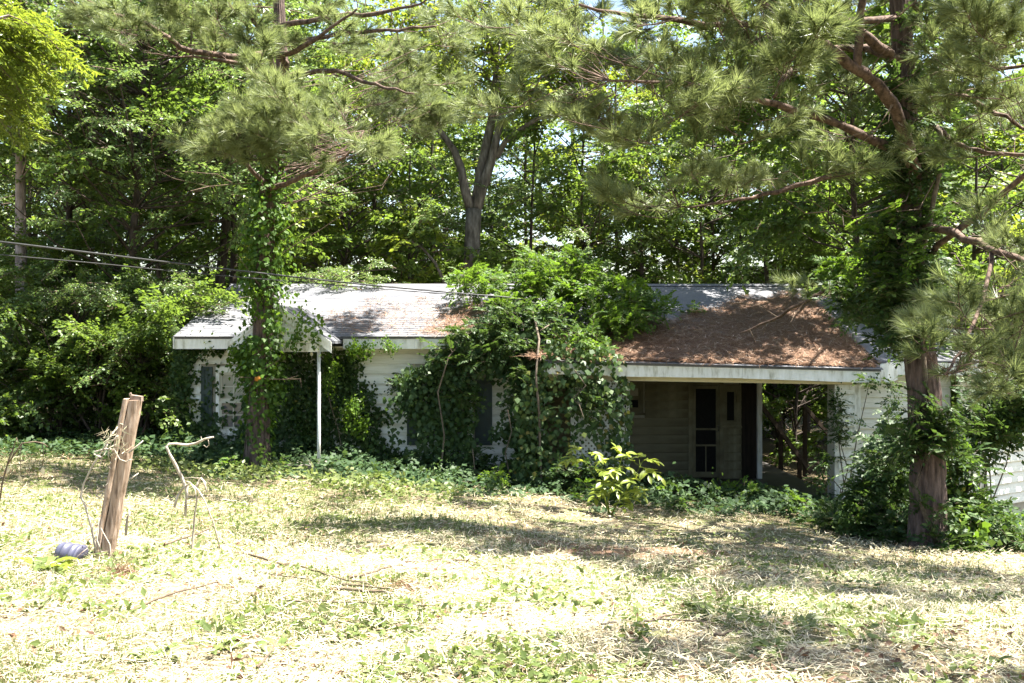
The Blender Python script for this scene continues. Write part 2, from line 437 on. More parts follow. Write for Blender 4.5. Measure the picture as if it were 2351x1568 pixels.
# --- roof: decking, shingle courses, fascia
roof = G()
roof.hexa([(XL-.12,YE,ZE-.05),(CX0,YE,ZE-.05),(CX0,YR,ZR-.05),(XL-.12,YR,ZR-.05),(XL-.12,YE,ZE),(CX0,YE,ZE),(CX0,YR,ZR),(XL-.12,YR,ZR)])
roof.hexa([(CX0+.002,YC,CZ0-.05),(CX1,YC,CZ1-.05),(CX1,YR,ZR-.06),(CX0+.002,YR,ZR-.06),(CX0+.002,YC,CZ0),(CX1,YC,CZ1),(CX1,YR,ZR-.01),(CX0+.002,YR,ZR-.01)])
roof.hexa([(XL-.12,YR,ZR-.052),(CX1,YR,ZR-.052),(CX1,27.8,1.55),(XL-.12,27.8,1.55),(XL-.12,YR,ZR-.001),(CX1,YR,ZR-.001),(CX1,27.8,1.6),(XL-.12,27.8,1.6)])
roof = roof.build("roof", M['shingle'], house)
def shingles(x0, x1, zf, y0, y1, skip=None):
    qs = []; course = .14; n = int((y1 - y0) / (course * .95))
    for r in range(n):
        ya = y0 + (y1-y0)*r/n - .012; yb = y0 + (y1-y0)*(r+1.15)/n
        x = x0 - random.random()*.3
        while x < x1:
            a, b = max(x, x0), min(x + .33, x1)
            if b - a > .03 and not (skip and skip((a+b)/2, (ya+yb)/2)):
                j = random.random()*.006; c = (ya - y0) * 0
                za = [zf(a, max(ya,y0)) , zf(b, max(ya,y0)), zf(b, min(yb,y1)), zf(a, min(yb,y1))]
                lift = .009 + j*.6
                yy = ya + random.gauss(0, .004)
                qs.append((a+.004, b-.004, yy, min(yb, y1), za, lift))
            x += .33
    g = G(); V = []
    for a, b, ya, yb, z, l in qs:
        V.append([(a,ya,z[0]+l),(b,ya,z[1]+l),(b,yb,z[2]+.004),(a,yb,z[3]+.004)])
        V.append([(a,ya,z[0]-.002),(b,ya,z[1]-.002),(b,ya,z[1]+l),(a,ya,z[0]+l)])
    # weld the butt edge to its tab so that each tab is one island
    n = len(qs); Vv = np.array([v for k in range(n) for v in (V[2*k][0], V[2*k][1], V[2*k][2], V[2*k][3], V[2*k+1][0], V[2*k+1][1])])
    b0 = np.arange(n)*6
    Fq = np.concatenate([np.stack([b0,b0+1,b0+2,b0+3],-1), np.stack([b0+4,b0+5,b0+1,b0],-1)])
    g.add(Vv, Fq); return g
PX, PHW, PZP, PZE, PY = -4.22, .92, 2.26, 1.60, 18.25     # porch gable: centre, half width, peak, edge, front
def porchz(x): return PZP - abs(x - PX) / PHW * (PZP - PZE)
def under_porch(x, y): return abs(x - PX) < PHW + .1 and porchz(x) > roofz(y) - .01
shingles(XL-.14, CX0, lambda x, y: roofz(y), YE-.03, YR, under_porch).build("shingles", M['shingle'], roof, "stuff")
shingles(CX0+.01, CX1+.03, croofz, YC-.03, YR).build("shingles", M['shingle'], roof, "stuff")
g = G(); g.hexa([(XL-.14,YR-.14,ZR-.03),(CX1,YR-.14,ZR-.03),(CX1,YR+.14,ZR-.03),(XL-.14,YR+.14,ZR-.03),(XL-.14,YR-.03,ZR+.028),(CX1,YR-.03,ZR+.028),(CX1,YR+.03,ZR+.028),(XL-.14,YR+.03,ZR+.028)])
g.build("ridge_cap", M['shingle'], roof)
# fascia and soffit of the main block: two lengths either side of the porch
for a, b in ((XL-.12, PX-PHW-.02), (PX+PHW+.02, -1.9), (-1.897, CX0-.003)):
    g = G(); g.box(a, b, YE+.012, YE+.04, ZE-.245, ZE-.03); g.build("fascia", M['trim'], house)
g = G(); g.box(XL-.1, CX0-.003, YE+.043, YW-.03, ZE-.22, ZE-.195); g.build("soffit", M['cream'], house)
# left rake
g = G(); g.hexa([(XL-.15,YE,ZE-.24),(XL-.122,YE,ZE-.24),(XL-.122,YR,ZR-.24),(XL-.15,YR,ZR-.24),(XL-.15,YE,ZE-.012),(XL-.122,YE,ZE-.012),(XL-.122,YR,ZR-.012),(XL-.15,YR,ZR-.012)])
g.build("rake_board", M['trim'], house)
g = G(); g.add([(XL,20,1.55),(XL,27.2,1.55),(XL,YR,ZR-.06),(XL+.1,20,1.55),(XL+.1,27.2,1.55),(XL+.1,YR,ZR-.06)],[(0,2,5,3),(1,4,5,2)]); g.tris([[(XL,20,1.55),(XL,27.2,1.55),(XL,YR,ZR-.06)]])
g.build("gable_wall", M['siding'], house)

# --- porch: gable roof, tympanum, header, posts, bulb
g = G(); yb = 21.45
for s in (-1, 1):
    e = PX + s * PHW
    V = [(PX,PY,PZP-.04),(e,PY,PZE-.04),(e,yb-1.9,PZE-.04),(PX,yb,PZP-.04),(PX,PY,PZP),(e,PY,PZE),(e,yb-1.9,PZE),(PX,yb,PZP)]
    g.hexa(V)
pr = g.build("porch_roof", M['shingle'], house)
for s in (-1, 1):
    qs = []; nrow = 8
    for r in range(nrow):
        u0, u1 = 1 - r/nrow, 1 - (r+1.15)/nrow
        u1 = max(u1, 0)
        y = PY - .02 - random.random()*.2
        yend = yb - 1.9 * u0
        while y < yend:
            a, b = max(y, PY-.02), min(y+.33, yend)
            if b - a > .03:
                l = .009 + random.random()*.004
                X0, X1 = PX + s*PHW*u0, PX + s*PHW*u1
                Z0, Z1 = PZP - u0*(PZP-PZE), PZP - u1*(PZP-PZE)
                q = [(X0,a+.004,Z0+l),(X0,b-.004,Z0+l),(X1,b-.004,Z1+.004),(X1,a+.004,Z1+.004)]
                qs.append(q if s > 0 else q[::-1])
            y += .33
    h = G(); h.quads(qs); h.build("shingles", M['shingle'], pr, "stuff")
g = G(); g.prism([(PX-PHW+.12, 1.57), (PX+PHW-.12, 1.57), (PX, PZP-.12)], PY+.06, PY+.10)
tym = g.build("gable_wall", M['siding'], house)
for k in range(3):
    zz = 1.60 + k*.16; hw = (PHW-.14) * max(0.05, (PZP-.12-zz-.16)/(PZP-.12-1.57))
    inst("siding_plank", PLANK, tym, (PX-hw, PY+.058, zz), (0,0,0), (2*hw, 1, .8))
for s in (-1, 1):
    g = G(); g.beam((PX - s*.0, PY-.005, PZP-.09), (PX+s*(PHW+.03), PY-.005, PZE-.10), .03, .15, 0, (0,-1,0.0001)) if False else None
    e = PX + s*(PHW+.02)
    g.hexa([(PX,PY-.015,PZP-.21),(e,PY-.015,PZE-.21),(e,PY+.02,PZE-.21),(PX,PY+.02,PZP-.21),(PX,PY-.015,PZP-.01),(e,PY-.015,PZE-.01),(e,PY+.02,PZE-.01),(PX,PY+.02,PZP-.01)])
    g.build("rake_board", M['trim'], house)
    g = G()
    g.hexa([(PX,PY-.035,PZP-.09),(e,PY-.035,PZE-.09),(e,PY-.017,PZE-.09),(PX,PY-.017,PZP-.09),(PX,PY-.035,PZP-.005),(e,PY-.035,PZE-.005),(e,PY-.017,PZE-.005),(PX,PY-.017,PZP-.005)])
    g.build("rake_moulding", M['trim'], house)
zh0, zh1 = 1.41, 1.565
g = G(); g.box(PX-.70, PX+.72, PY+.045, PY+.16, zh0, zh1); g.box(PX-.70, PX-.60, PY+.163, YE+.3, zh0, zh1); g.box(PX+.62, PX+.72, PY+.163, YE+.3, zh0, zh1)
g.build("porch_beam", M['trim'], house)
for dx in (576, 732):
    p = at(dx, 1090, PY + .1); g = G()
    g.tube([(p[0], PY+.1, float(gz(p[0], PY+.1)) - .1), (p[0], PY+.1, -.2), (p[0], PY+.1, zh0 - .001)], [.033,.032,.032], 10)
    g.build("porch_post", M['trim'], house)
g = G(); p = at(715, 812, 18.9); g.tube([p + (0,0,.15), p + (0,0,.05)], .008, 5, 0); g.tube([p+(0,0,.05), p+(0,0,.03), p, p-(0,0,.03), p-(0,0,.045)], [.014,.02,.036,.03,.008], 8, 0)
g.build("light_bulb", M['bulb'], house)
g = G(); g.box(PX-.8, PX+.9, PY-.1, YW-.03, WZ0, float(gz(PX, 18.5)) + .10); g.build("porch_step", M['concrete'], house)

# --- carport: fascia, beam, ceiling, column, back wall, door, window, lattice, posts
def cz(x): return CZ0 + (CZ1-CZ0)*(x-CX0)/(CX1-CX0)
xsplit = [CX0, 1.75, 4.2, CX1]
for a, b in zip(xsplit[:-1], xsplit[1:]):
    g = G(); sag = [0, .015, -.01][xsplit.index(a)]
    a2, b2 = a + .002, b - .002
    g.hexa([(a2,YC+.012,cz(a)-.25-sag),(b2,YC+.012,cz(b)-.25+sag),(b2,YC+.042,cz(b)-.25+sag),(a2,YC+.042,cz(a)-.25-sag),(a2,YC+.012,cz(a)-.03),(b2,YC+.012,cz(b)-.03),(b2,YC+.042,cz(b)-.03),(a2,YC+.042,cz(a)-.03)])
    g.build("fascia", M['trim'], house)
g = G(); g.hexa([(CX0,YC+.30,.90),(6.3,YC+.30,.80),(6.3,YC+.42,.80),(CX0,YC+.42,.90),(CX0,YC+.30,1.10),(6.3,YC+.30,1.0),(6.3,YC+.42,1.0),(CX0,YC+.42,1.10)])
g.build("carport_beam", M['cream'], house)
g = G(); g.hexa([(CX0,YC+.043,cz(CX0)-.20),(CX1,YC+.043,cz(CX1)-.2),(CX1,YC+.297,cz(CX1)-.2),(CX0,YC+.297,cz(CX0)-.2),(CX0,YC+.043,cz(CX0)-.18),(CX1,YC+.043,cz(CX1)-.18),(CX1,YC+.297,cz(CX1)-.18),(CX0,YC+.297,cz(CX0)-.18)])
g.build("soffit", M['cream'], house)
g = G(); g.box(CX0+.1, 6.6, YC+.423, 27.4, 1.10, 1.13); g.build("carport_ceiling", M['railwood'], house)  # unseen from the front; dark colour chosen to dim the recess
FZ = -1.40
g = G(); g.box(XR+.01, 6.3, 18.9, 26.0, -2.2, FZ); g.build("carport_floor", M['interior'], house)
YB = 22.0
def bx(dx): return at(dx, 900, YB)[0]
def bz(dy): return at(900, dy, YB)[2]
DX0, DX1 = bx(1590), bx(1650)
VX0, VX1 = bx(1664), bx(1690)
BWX1 = bx(1702)
g = G(); g.box(XR+.01, DX0-.03, YB+.003, YB+.12, FZ, 1.09); g.box(DX1+.03, BWX1, YB+.003, YB+.12, FZ, 1.09); g.box(DX0-.03, DX1+.03, YB+.003, YB+.12, FZ+2.08, 1.09)
g.box(BWX1-.12, BWX1, YB+.123, 27.2, FZ, 1.09)
bw = g.build("wall", M['sheath'], house)
kx = bx(1478)
clad(bw, (XR+.02, YB), (BWX1, YB), FZ, 1.09, [(DX0-.10-XR-.02, DX1+.10-XR-.02, FZ-1, FZ+2.12), (VX0-.06-XR-.02, VX1+.06-XR-.02, bz(975), bz(880)), (kx-.75-XR, kx+.0-XR, bz(950), .7)], .19, GRIMY_SHADE)
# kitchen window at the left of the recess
window(kx-.70, kx-.08, bz(940), .62, YB, 'grimy_shade', rows=1, cols=1)
# door casing + screen door
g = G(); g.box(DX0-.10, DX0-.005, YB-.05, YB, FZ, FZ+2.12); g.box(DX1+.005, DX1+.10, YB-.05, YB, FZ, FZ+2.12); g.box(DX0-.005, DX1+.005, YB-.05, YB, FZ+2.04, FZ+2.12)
g.build("door_casing", M['grimy_shade'], house)
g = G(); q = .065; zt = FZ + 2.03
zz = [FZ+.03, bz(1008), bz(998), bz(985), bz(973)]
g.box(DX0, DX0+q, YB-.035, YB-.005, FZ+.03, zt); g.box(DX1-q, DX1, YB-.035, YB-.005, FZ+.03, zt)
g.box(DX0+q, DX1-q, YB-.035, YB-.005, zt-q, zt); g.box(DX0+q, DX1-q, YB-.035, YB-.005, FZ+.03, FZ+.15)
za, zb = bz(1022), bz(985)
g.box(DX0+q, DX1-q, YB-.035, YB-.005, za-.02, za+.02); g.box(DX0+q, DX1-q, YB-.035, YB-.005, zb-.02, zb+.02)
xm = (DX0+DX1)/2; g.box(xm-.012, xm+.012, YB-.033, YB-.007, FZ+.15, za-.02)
door = g.build("screen_door", M['grimy_shade'], house)
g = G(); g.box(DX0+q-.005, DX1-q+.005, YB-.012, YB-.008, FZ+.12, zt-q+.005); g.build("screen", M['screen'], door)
g = G(); g.tube([(DX1-.03,YB-.04,zb+.07),(DX1-.02,YB-.085,zb+.05),(DX1-.02,YB-.085,zb-.03),(DX1-.03,YB-.04,zb-.05)], .009, 6); g.build("handle", M['black'], door)
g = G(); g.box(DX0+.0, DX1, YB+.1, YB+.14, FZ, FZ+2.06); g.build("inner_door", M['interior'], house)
# side light window
window(VX0, VX1, bz(970), bz(895), YB, 'grimy_shade', rows=1, cols=1, double=False)
# near-black upright box beside the back wall, and the white end post
g = G(); g.box(BWX1+.005, bx(1738), YB+.05, YB+.6, FZ, 1.09); g.build("dark_upright", M['darkupright'], house)
g = G(); g.box(bx(1738)+.005, bx(1738)+.11, YB-.02, YB+.1, FZ, 1.09); g.build("end_post", M['trim'], house)
# square clad column at the right front
cx0, cx1, cy0, cy1 = 5.98, 6.46, YC+.32, YC+.82
g = G(); cb = float(gz(6.2, 18.7)) - .2
g.box(cx0+.02, cx1-.02, cy0+.02, cy1, cb, .80)
colm = g.build("column", M['sheath'], house)
clad(colm, (cx0+.07, cy0+.015), (cx1-.12, cy0+.015), cb, .78)
g = G(); g.box(cx0, cx0+.07, cy0-.01, cy0+.03, cb, .797); g.box(cx1-.12, cx1, cy0-.01, cy0+.03, cb, .797); g.box(cx0+.07, cx1-.12, cy0-.012, cy0+.028, .68, .797)
g.build("corner_board", M['trim'], house)
# lattice panel at the left of the carport, its frame and post
lx0, lx1, lz0, lz1, ly = 1.15, 2.12, -1.35, .88, YC+.36
g = G(); n = 46
for k in range(-24, 30):
    for s in (-1, 1):
        c = lx0 + k*.105
        pts = []
        h = lz1 - lz0
        a = np.array([c, lz0]) if s > 0 else np.array([c, lz1]); b = a + np.array([h, s*h])
        t0 = max(0, (lx0-a[0])/h); t1 = min(1, (lx1-a[0])/h)
        if t1 - t0 < .02: continue
        p0 = a + (b-a)*t0; p1 = a + (b-a)*t1
        yy = ly + (.006 if s > 0 else -.006)
        g.beam((p0[0],yy,p0[1]), (p1[0],yy,p1[1]), .011, .042, 0, (0,-1,0)) if False else g.beam((p0[0],yy,p0[1]), (p1[0],yy,p1[1]), .042, .011, 0, (0,-1,0))
g.build("lattice", M['trim'], house, "stuff")
g = G(); g.box(lx0-.06, lx0, ly-.03, ly+.03, lz0-.1, lz1-.0); g.box(lx1, lx1+.06, ly-.03, ly+.03, lz0-.1, lz1-.02); g.box(lx0, lx1, ly-.03, ly+.03, lz0-.06, lz0)
g.build("lattice_frame", M['trim'], house)
# wing to the right of the carport
g = G(); wx0, wx1 = 6.50, 8.28; wb = float(gz(7.5, 19)) - .2
g.box(wx0, wx1, 19.003, 19.12, wb, 1.15)
wing = g.build("wing_wall", M['sheath'], house)
clad(wing, (wx0, 19.0), (wx1, 19.0), wb, 1.12)
pA = np.array([8.30, 18.6]); pB = np.array([8.82, 18.75]); pC = np.array([10.9, 20.2])
g = G(); g.hexa([(pA[0],pA[1],wb),(pB[0],pB[1],wb),(pB[0],pB[1]+.12,wb),(pA[0],pA[1]+.12,wb),(pA[0],pA[1],1.2),(pB[0],pB[1],1.2),(pB[0],pB[1]+.12,1.2),(pA[0],pA[1]+.12,1.2)])
g.build("corner_panel", M['smooth'], house)
g = G(); d = (pC-pB)/np.linalg.norm(pC-pB); nn = np.array([-d[1], d[0]])*.1
a, b = pB + nn*.1, pC + nn*.1
g.hexa([(a[0],a[1],wb),(b[0],b[1],wb),(b[0]+nn[0],b[1]+nn[1],wb),(a[0]+nn[0],a[1]+nn[1],wb),(a[0],a[1],1.2),(b[0],b[1],1.2),(b[0]+nn[0],b[1]+nn[1],1.2),(a[0]+nn[0],a[1]+nn[1],1.2)])
endw = g.build("end_wall", M['sheath'], house)
clad(endw, pB + d*.02, pC, wb + .35, 1.18)
g = G()   # wing roof, rake and cornice return
g.hexa([(6.74,18.5,1.20),(8.9,18.45,1.22),(11.2,20.0,1.22),(6.74,23.5,2.75),(6.74,18.5,1.24),(8.9,18.45,1.26),(11.2,20.0,1.26),(6.74,23.5,2.80)])
g.build("wing_roof", M['shingle'], house)
g = G(); g.hexa([(6.75,18.40,1.0),(7.55,18.40,.98),(7.55,18.43,.98),(6.75,18.43,1.0),(6.75,18.40,1.19),(7.55,18.40,1.27),(7.55,18.43,1.27),(6.75,18.43,1.19)])
g.hexa([(7.555,18.40,.98),(8.9,18.38,.98),(8.9,18.41,.98),(7.555,18.43,.98),(7.555,18.40,1.2),(8.9,18.38,1.2),(8.9,18.41,1.2),(7.555,18.43,1.2)])
g.hexa([(6.72,18.35,.92),(6.86,18.35,.84),(7.06,18.39,.90),(7.0,18.39,.95),(6.72,18.35,1.16),(6.86,18.35,1.22),(7.06,18.39,1.22),(7.0,18.39,1.2)])
g.build("cornice_return", M['trim'], house)

# rear stair rails seen through the carport
for (a, b, posts) in (((1740,920,24.0),(1862,1085,24.6),(1792,1835)), ((1845,930,25.2),(1905,1000,25.5),(1848,))):
    p, q = at(*a), at(*b)
    base = np.array([p[0], p[1], FZ-.3])
    t = thing("stair_handrail", {0:"dark wooden stair handrail sloping down behind the carport beside the white end post",1:"shorter dark wooden stair handrail sloping behind the carport beside the clad column"}[0 if a[0]==1740 else 1], "handrail", base, "stair handrails behind the carport")
    g = G(); g.beam(p, q, .05, .10); g.build("rail", M['railwood'], t)
    for dx in posts:
        f = (dx - a[0]) / (b[0] - a[0]); c = p + (q - p) * f
        g = G(); g.box(c[0]-.045, c[0]+.045, c[1]-.045, c[1]+.045, FZ-1.2, c[2]-.05); g.build("post", M['railwood'], t)

# ------------------------------------------------------------------ foliage generators
def unit(v): return v / (np.linalg.norm(v, axis=-1, keepdims=True) + 1e-9)
def leaf_quads(P, D, N, L, W, fold=.18, wpos=.42):
    """kite leaves: base P, axis D, normal N, folded along the midrib"""
    D = unit(D); N = N - (N*D).sum(-1, keepdims=True)*D; N = unit(N); Sd = np.cross(D, N)
    L = np.broadcast_to(L, (len(P),))[:, None]; W = np.broadcast_to(W, (len(P),))[:, None]
    mid = P + D*L*wpos + N*L*fold*.6
    tip = P + D*L - N*L*fold*.5
    return np.stack([P, mid + Sd*W*.5 - N*W*fold, tip, mid - Sd*W*.5 - N*W*fold], 1)
def bough(seed, mat, Lb=1.9, ntw=13, leafL=.13, leafW=.085, gap=.075, spread=.62, droop=.25, jit=.45):
    r = np.random.default_rng(seed); g = G(); P, D, N = [], [], []
    t = np.linspace(0, 1, 8)
    ax = np.stack([t*Lb, .12*Lb*np.sin(t*3+r.random()*6)*t, .10*Lb*t - droop*Lb*t**2], -1)
    g.tube(ax, np.linspace(.018, .004, 8), 4, 1, False)
    for k in range(ntw):
        u = .12 + .88*(k + r.random()*.6)/ntw; u = min(u, .98)
        base = np.array([np.interp(u, t, ax[:, c]) for c in range(3)])
        sgn = 1 if k % 2 else -1
        ang = sgn*(.5 + .6*r.random())*(1.1 - .5*u)
        ln = spread*Lb*(.45 + .55*r.random())*(1.05 - .6*u)
        dirv = np.array([math.cos(ang), math.sin(ang), r.normal(0, .30)])
        tt = np.linspace(0, 1, 5)[:, None]
        tw = base + dirv*ln*tt + np.array([0, 0, -.18*ln])*tt**2
        g.tube(tw, np.linspace(.007, .002, 5), 3, 1, False)
        m = max(4, int(ln/gap*2.0))
        for s in range(m):
            w = (s + .7)/m
            p = base + dirv*ln*w + np.array([0, 0, -.18*ln])*w*w + r.normal(0, .03, 3)
            sd = (1 if s % 2 else -1)
            perp = np.array([-dirv[1], dirv[0], 0])*sd
            d = dirv*.5 + perp*.8 + np.array([0, 0, -.25]) + r.normal(0, jit*.6, 3)
            P.append(p); D.append(d); N.append(np.array([0, 0, 1.0]) + r.normal(0, jit, 3))
    P, D, N = map(np.array, (P, D, N)); n = len(P)
    sz = r.uniform(.65, 1.2, n)
    g.quads(leaf_quads(P, D, N, leafL*sz, leafW*sz), 0)
    return g.mesh("bough", [mat, M['twig']])
def boughset(mat, k, s0, **kw): return [bough(s0 + i, mat, **kw) for i in range(k)]
B_oak  = boughset(M['oak'], 5, 100, leafL=.105, leafW=.055, gap=.045, ntw=15, droop=.15)
B_gum  = boughset(M['gum'], 5, 200, leafL=.15, leafW=.12, gap=.075, ntw=14)
B_lime = boughset(M['lime'], 5, 300, leafL=.15, leafW=.11, gap=.075, ntw=14)
B_dense= boughset(M['gum'], 4, 400, leafL=.13, leafW=.09, gap=.05, ntw=18, spread=.75)
B_pecan= boughset(M['lime'], 3, 500, leafL=.26, leafW=.07, gap=.07, ntw=14, droop=.5, jit=.35)
B_bright = boughset(M['oak'], 3, 550, Lb=1.2, leafL=.085, leafW=.05, gap=.04, ntw=14, droop=.1)

def spray(seed, nt=8, needles=95, nl=.245, Lb=.9):
    r = np.random.default_rng(seed); g = G(); T = []
    t = np.linspace(0, 1, 6)
    ax = np.stack([t*Lb, .08*Lb*np.sin(t*4+r.random()*6), .18*Lb*t**2], -1)
    g.tube(ax, np.linspace(.008, .004, 6), 4, 1, False)
    ends = [(ax[-1], unit(ax[-1]-ax[-2]))]
    for k in range(nt-1):
        u = .25 + .7*(k+.5*r.random())/(nt-1)
        b = np.array([np.interp(u, t, ax[:, c]) for c in range(3)])
        a = (1 if k % 2 else -1)*r.uniform(.5, 1.1)
        d = unit(np.array([math.cos(a), math.sin(a), r.uniform(-.1, .6)])); ln = r.uniform(.22, .48)*Lb*(1.1-.5*u)
        e = b + d*ln + np.array([0, 0, .12*ln])
        g.tube([b, (b+e)/2 - np.array([0, 0, .04*ln]), e], [.004, .0035, .003], 3, 1, False)
        ends.append((e, unit(d + np.array([0, 0, .35]))))
    for e, d in ends:
        n = needles; s = r.uniform(-.13, .03, n)
        base = e + d*s[:, None]
        v = unit(r.normal(0, 1, (n, 3))); v = v - (v@d)[:, None]*d; v = unit(v)
        spread = r.uniform(.12, 1.15, n)[:, None]
        dirs = unit(d*np.cos(spread) + v*np.sin(spread))
        L = nl*r.uniform(.7, 1.1, n)[:, None]
        side = unit(np.cross(dirs, r.normal(0, 1, (n, 3))))*r.uniform(.0034, .0060, n)[:, None]
        tip = base + dirs*L - np.array([0, 0, 1.])*L*.10*r.random((n, 1))
        g.tris(np.stack([base - side, base + side, tip], 1), 0)
    return g.mesh("needle_spray", [M['needle'], M['limbbark']])
SPR = [spray(700+i) for i in range(6)]

def frond_cluster(seed, mat, nf=13, fl=.34, nleaf=6, ll=.075, lw=.032, up=.5):
    """compound leaves (two ranks of leaflets and an end leaflet) spreading from a shoot"""
    r = np.random.default_rng(seed); g = G(); P, D, N = [], [], []
    for k in range(nf):
        az = r.random()*2*np.pi; el = r.uniform(-.3, up+.5)
        d = np.array([math.cos(az)*math.cos(el), math.sin(az)*math.cos(el), math.sin(el)])
        b = r.normal(0, .12, 3)*np.array([1, 1, .7]); L = fl*r.uniform(.7, 1.2)
        t = np.linspace(0, 1, 4)[:, None]
        ln = b + d*L*t + np.array([0, 0, -.35*L])*t**2
        g.tube(ln, [.004,.003,.002,.0015], 3, 1, False)
        hs = unit(np.cross(d, [0, 0, 1.])); nu = np.cross(hs, d)
        for s in range(nleaf+1):
            w = .25 + .75*s/nleaf; p = b + d*L*w + np.array([0, 0, -.35*L])*w*w
            tang = unit(d*L + np.array([0, 0, -.7*L*w]))
            for sg in ((-1, 1) if s < nleaf else (0,)):
                P.append(p); D.append(tang*(.55 if sg else 1) + hs*sg*.85 + r.normal(0, .12, 3)); N.append(nu + r.normal(0, .25, 3))
    P, D, N = map(np.array, (P, D, N)); sz = r.uniform(.75, 1.15, len(P))
    g.quads(leaf_quads(P, D, N, ll*sz, lw*sz, .12), 0)
    return g.mesh("leaf_cluster", [mat, M['vinewood']])
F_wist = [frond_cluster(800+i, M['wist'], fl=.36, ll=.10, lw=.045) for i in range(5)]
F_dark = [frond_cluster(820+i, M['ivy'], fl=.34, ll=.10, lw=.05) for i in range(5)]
F_sap  = [frond_cluster(840+i, M['sap'], nf=7, fl=.42, nleaf=4, ll=.19, lw=.075, up=.6) for i in range(3)]

def ivy_clump(seed, mat, n=60, rad=.28, ll=.085):
    r = np.random.default_rng(seed); g = G()
    P = r.normal(0, 1, (n, 3))*rad*np.array([.55, .25, .6])
    D = np.array([0, -.25, -1.]) + r.normal(0, .5, (n, 3)); N = np.array([0, -1., .45]) + r.normal(0, .4, (n, 3))
    s = r.uniform(.6, 1.2, n); g.quads(leaf_quads(P, D, N, ll*s, ll*.95*s, .1, .33), 0)
    return g.mesh("leaf_cluster", [mat])
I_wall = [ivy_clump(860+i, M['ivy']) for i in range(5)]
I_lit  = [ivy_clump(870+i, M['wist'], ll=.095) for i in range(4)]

# ------------------------------------------------------------------ trees
def limbs_from(g, base_pts, targets, mat, r0=.03):
    """thin connecting branches from the nearest point of the wood to each target"""
    B = np.asarray(base_pts, float)
    for p in targets:
        p = np.asarray(p, float)
        dv = p - B; hz = np.linalg.norm(dv[:, :2], axis=1); dist = hz + np.abs(dv[:, 2] - .55*hz)*1.2
        b = B[np.argmin(dist)]; L = np.linalg.norm(p-b)
        if L < .05: continue
        m = b*.45 + p*.55 + R.normal(0, .09*L, 3) + np.array([0, 0, -.04*L])
        rr = r0*min(1, .35+L*.25)
        g.tube([b, b + (m-b)*.6, m, p], [rr, rr*.8, rr*.6, rr*.35], 4, mat, False)

def broadleaf(name, label, x, y, h, r, crown0, cr, nb, sets, bark, group=None, lean=(0, 0), scale=1.0, fork=None, crownc=None, dens_top=1.0, trunk_pts=None, cat="tree"):
    b = np.array([x, y, float(gz(x, y)) - .1])
    t = thing(name, label, cat, b, group)
    n = 9; u = np.linspace(0, 1, n)
    if trunk_pts is None:
        wob = np.cumsum(R.normal(0, .06, (n, 2)), axis=0)*(h/10)
        P = np.stack([x + lean[0]*u*h + wob[:, 0], y + lean[1]*u*h + wob[:, 1], b[2] + u*h], -1); P[0, :2] = (x, y)
    else: P = np.array(trunk_pts)
    g = G(); rad = r*(1 - .8*np.linspace(0, 1, len(P))); rad[0] *= 1.35
    g.tube(P, rad, 8, 0, True, .15)
    pts = [P[i] + (P[i+1]-P[i])*k for i in range(len(P)-1) for k in (0, .33, .66)]
    pts = [p for p in pts if p[2] > b[2] + crown0*.85]
    cc = np.array(crownc) if crownc is not None else np.array([P[-1][0]*.5+x*.5, P[-1][1]*.5+y*.5, b[2] + (crown0+h)*.5])
    zr = (h - crown0)*.55
    C = []
    while len(C) < nb:
        v = R.normal(0, 1, 3); v = v/np.linalg.norm(v)*R.random()**.45
        C.append(cc + v*np.array([cr, cr, zr]))
    limbs_from(g, pts, C, 0, .034)
    g.build("trunk", bark, t)
    for c in C:
        o = c - cc; az = math.atan2(o[1], o[0]) + R.normal(0, .7)
        st = sets[R.integers(len(sets))]; me = st[R.integers(len(st))]
        inst("bough", me, t, c, (R.normal(0, .3), R.normal(-.05, .3), az), scale*R.uniform(.75, 1.2))
    return t

# the big forked grey tree behind the roof
YF = 29.0
b = at(1083, 640, YF); b[2] = float(gz(b[0], YF)) - .1
fork = thing("forked_tree", "grey-barked tree forking into two stems right behind the roof ridge", "tree", b)
g = G()
def dpts(L): return np.array([at(*p) for p in L])
trk = np.vstack([[b], dpts([(1083,610,YF),(1085,540,YF),(1088,480,YF)])]); g.tube(trk, [.30,.24,.23,.24], 10, 0, True, .1)
g.build("trunk", M['greybark'], fork)
stems = [dpts([(1084,490,YF),(1066,430,YF),(1058,385,YF),(1043,345,YF),(1010,300,YF-.3),(972,272,YF-.6),(930,235,YF-.8)]),
         dpts([(1092,490,YF),(1108,430,YF),(1128,370,YF),(1142,310,YF),(1150,275,YF+.2),(1132,235,YF+.3),(1140,150,YF+.3),(1150,40,YF+.4),(1160,-80,YF)]),
         dpts([(1090,470,YF+.1),(1102,400,YF+.2),(1117,330,YF+.3),(1130,270,YF+.4),(1150,200,YF+.5),(1120,90,YF+.5),(1100,-40,YF+.4)]),
         dpts([(1140,360,YF),(1160,325,YF-.1),(1190,300,YF-.2),(1235,272,YF-.4),(1290,264,YF-.6),(1340,225,YF-.8)])]
rads = [[.15,.14,.13,.11,.09,.07,.04],[.16,.15,.14,.12,.11,.10,.08,.06,.03],[.13,.14,.14,.13,.10,.07,.04],[.10,.085,.075,.065,.05,.03]]
for s_, r_ in zip(stems, rads):
    g = G(); g.tube(s_, r_, 8, 0, True, .12); g.build("limb", M['greybark'], fork)
g = G(); pts = np.vstack([np.linspace(s_[-3], s_[-1], 6) for s_ in stems] + [np.linspace(s_[2], s_[-2], 4) for s_ in stems[1:3]])
C = []
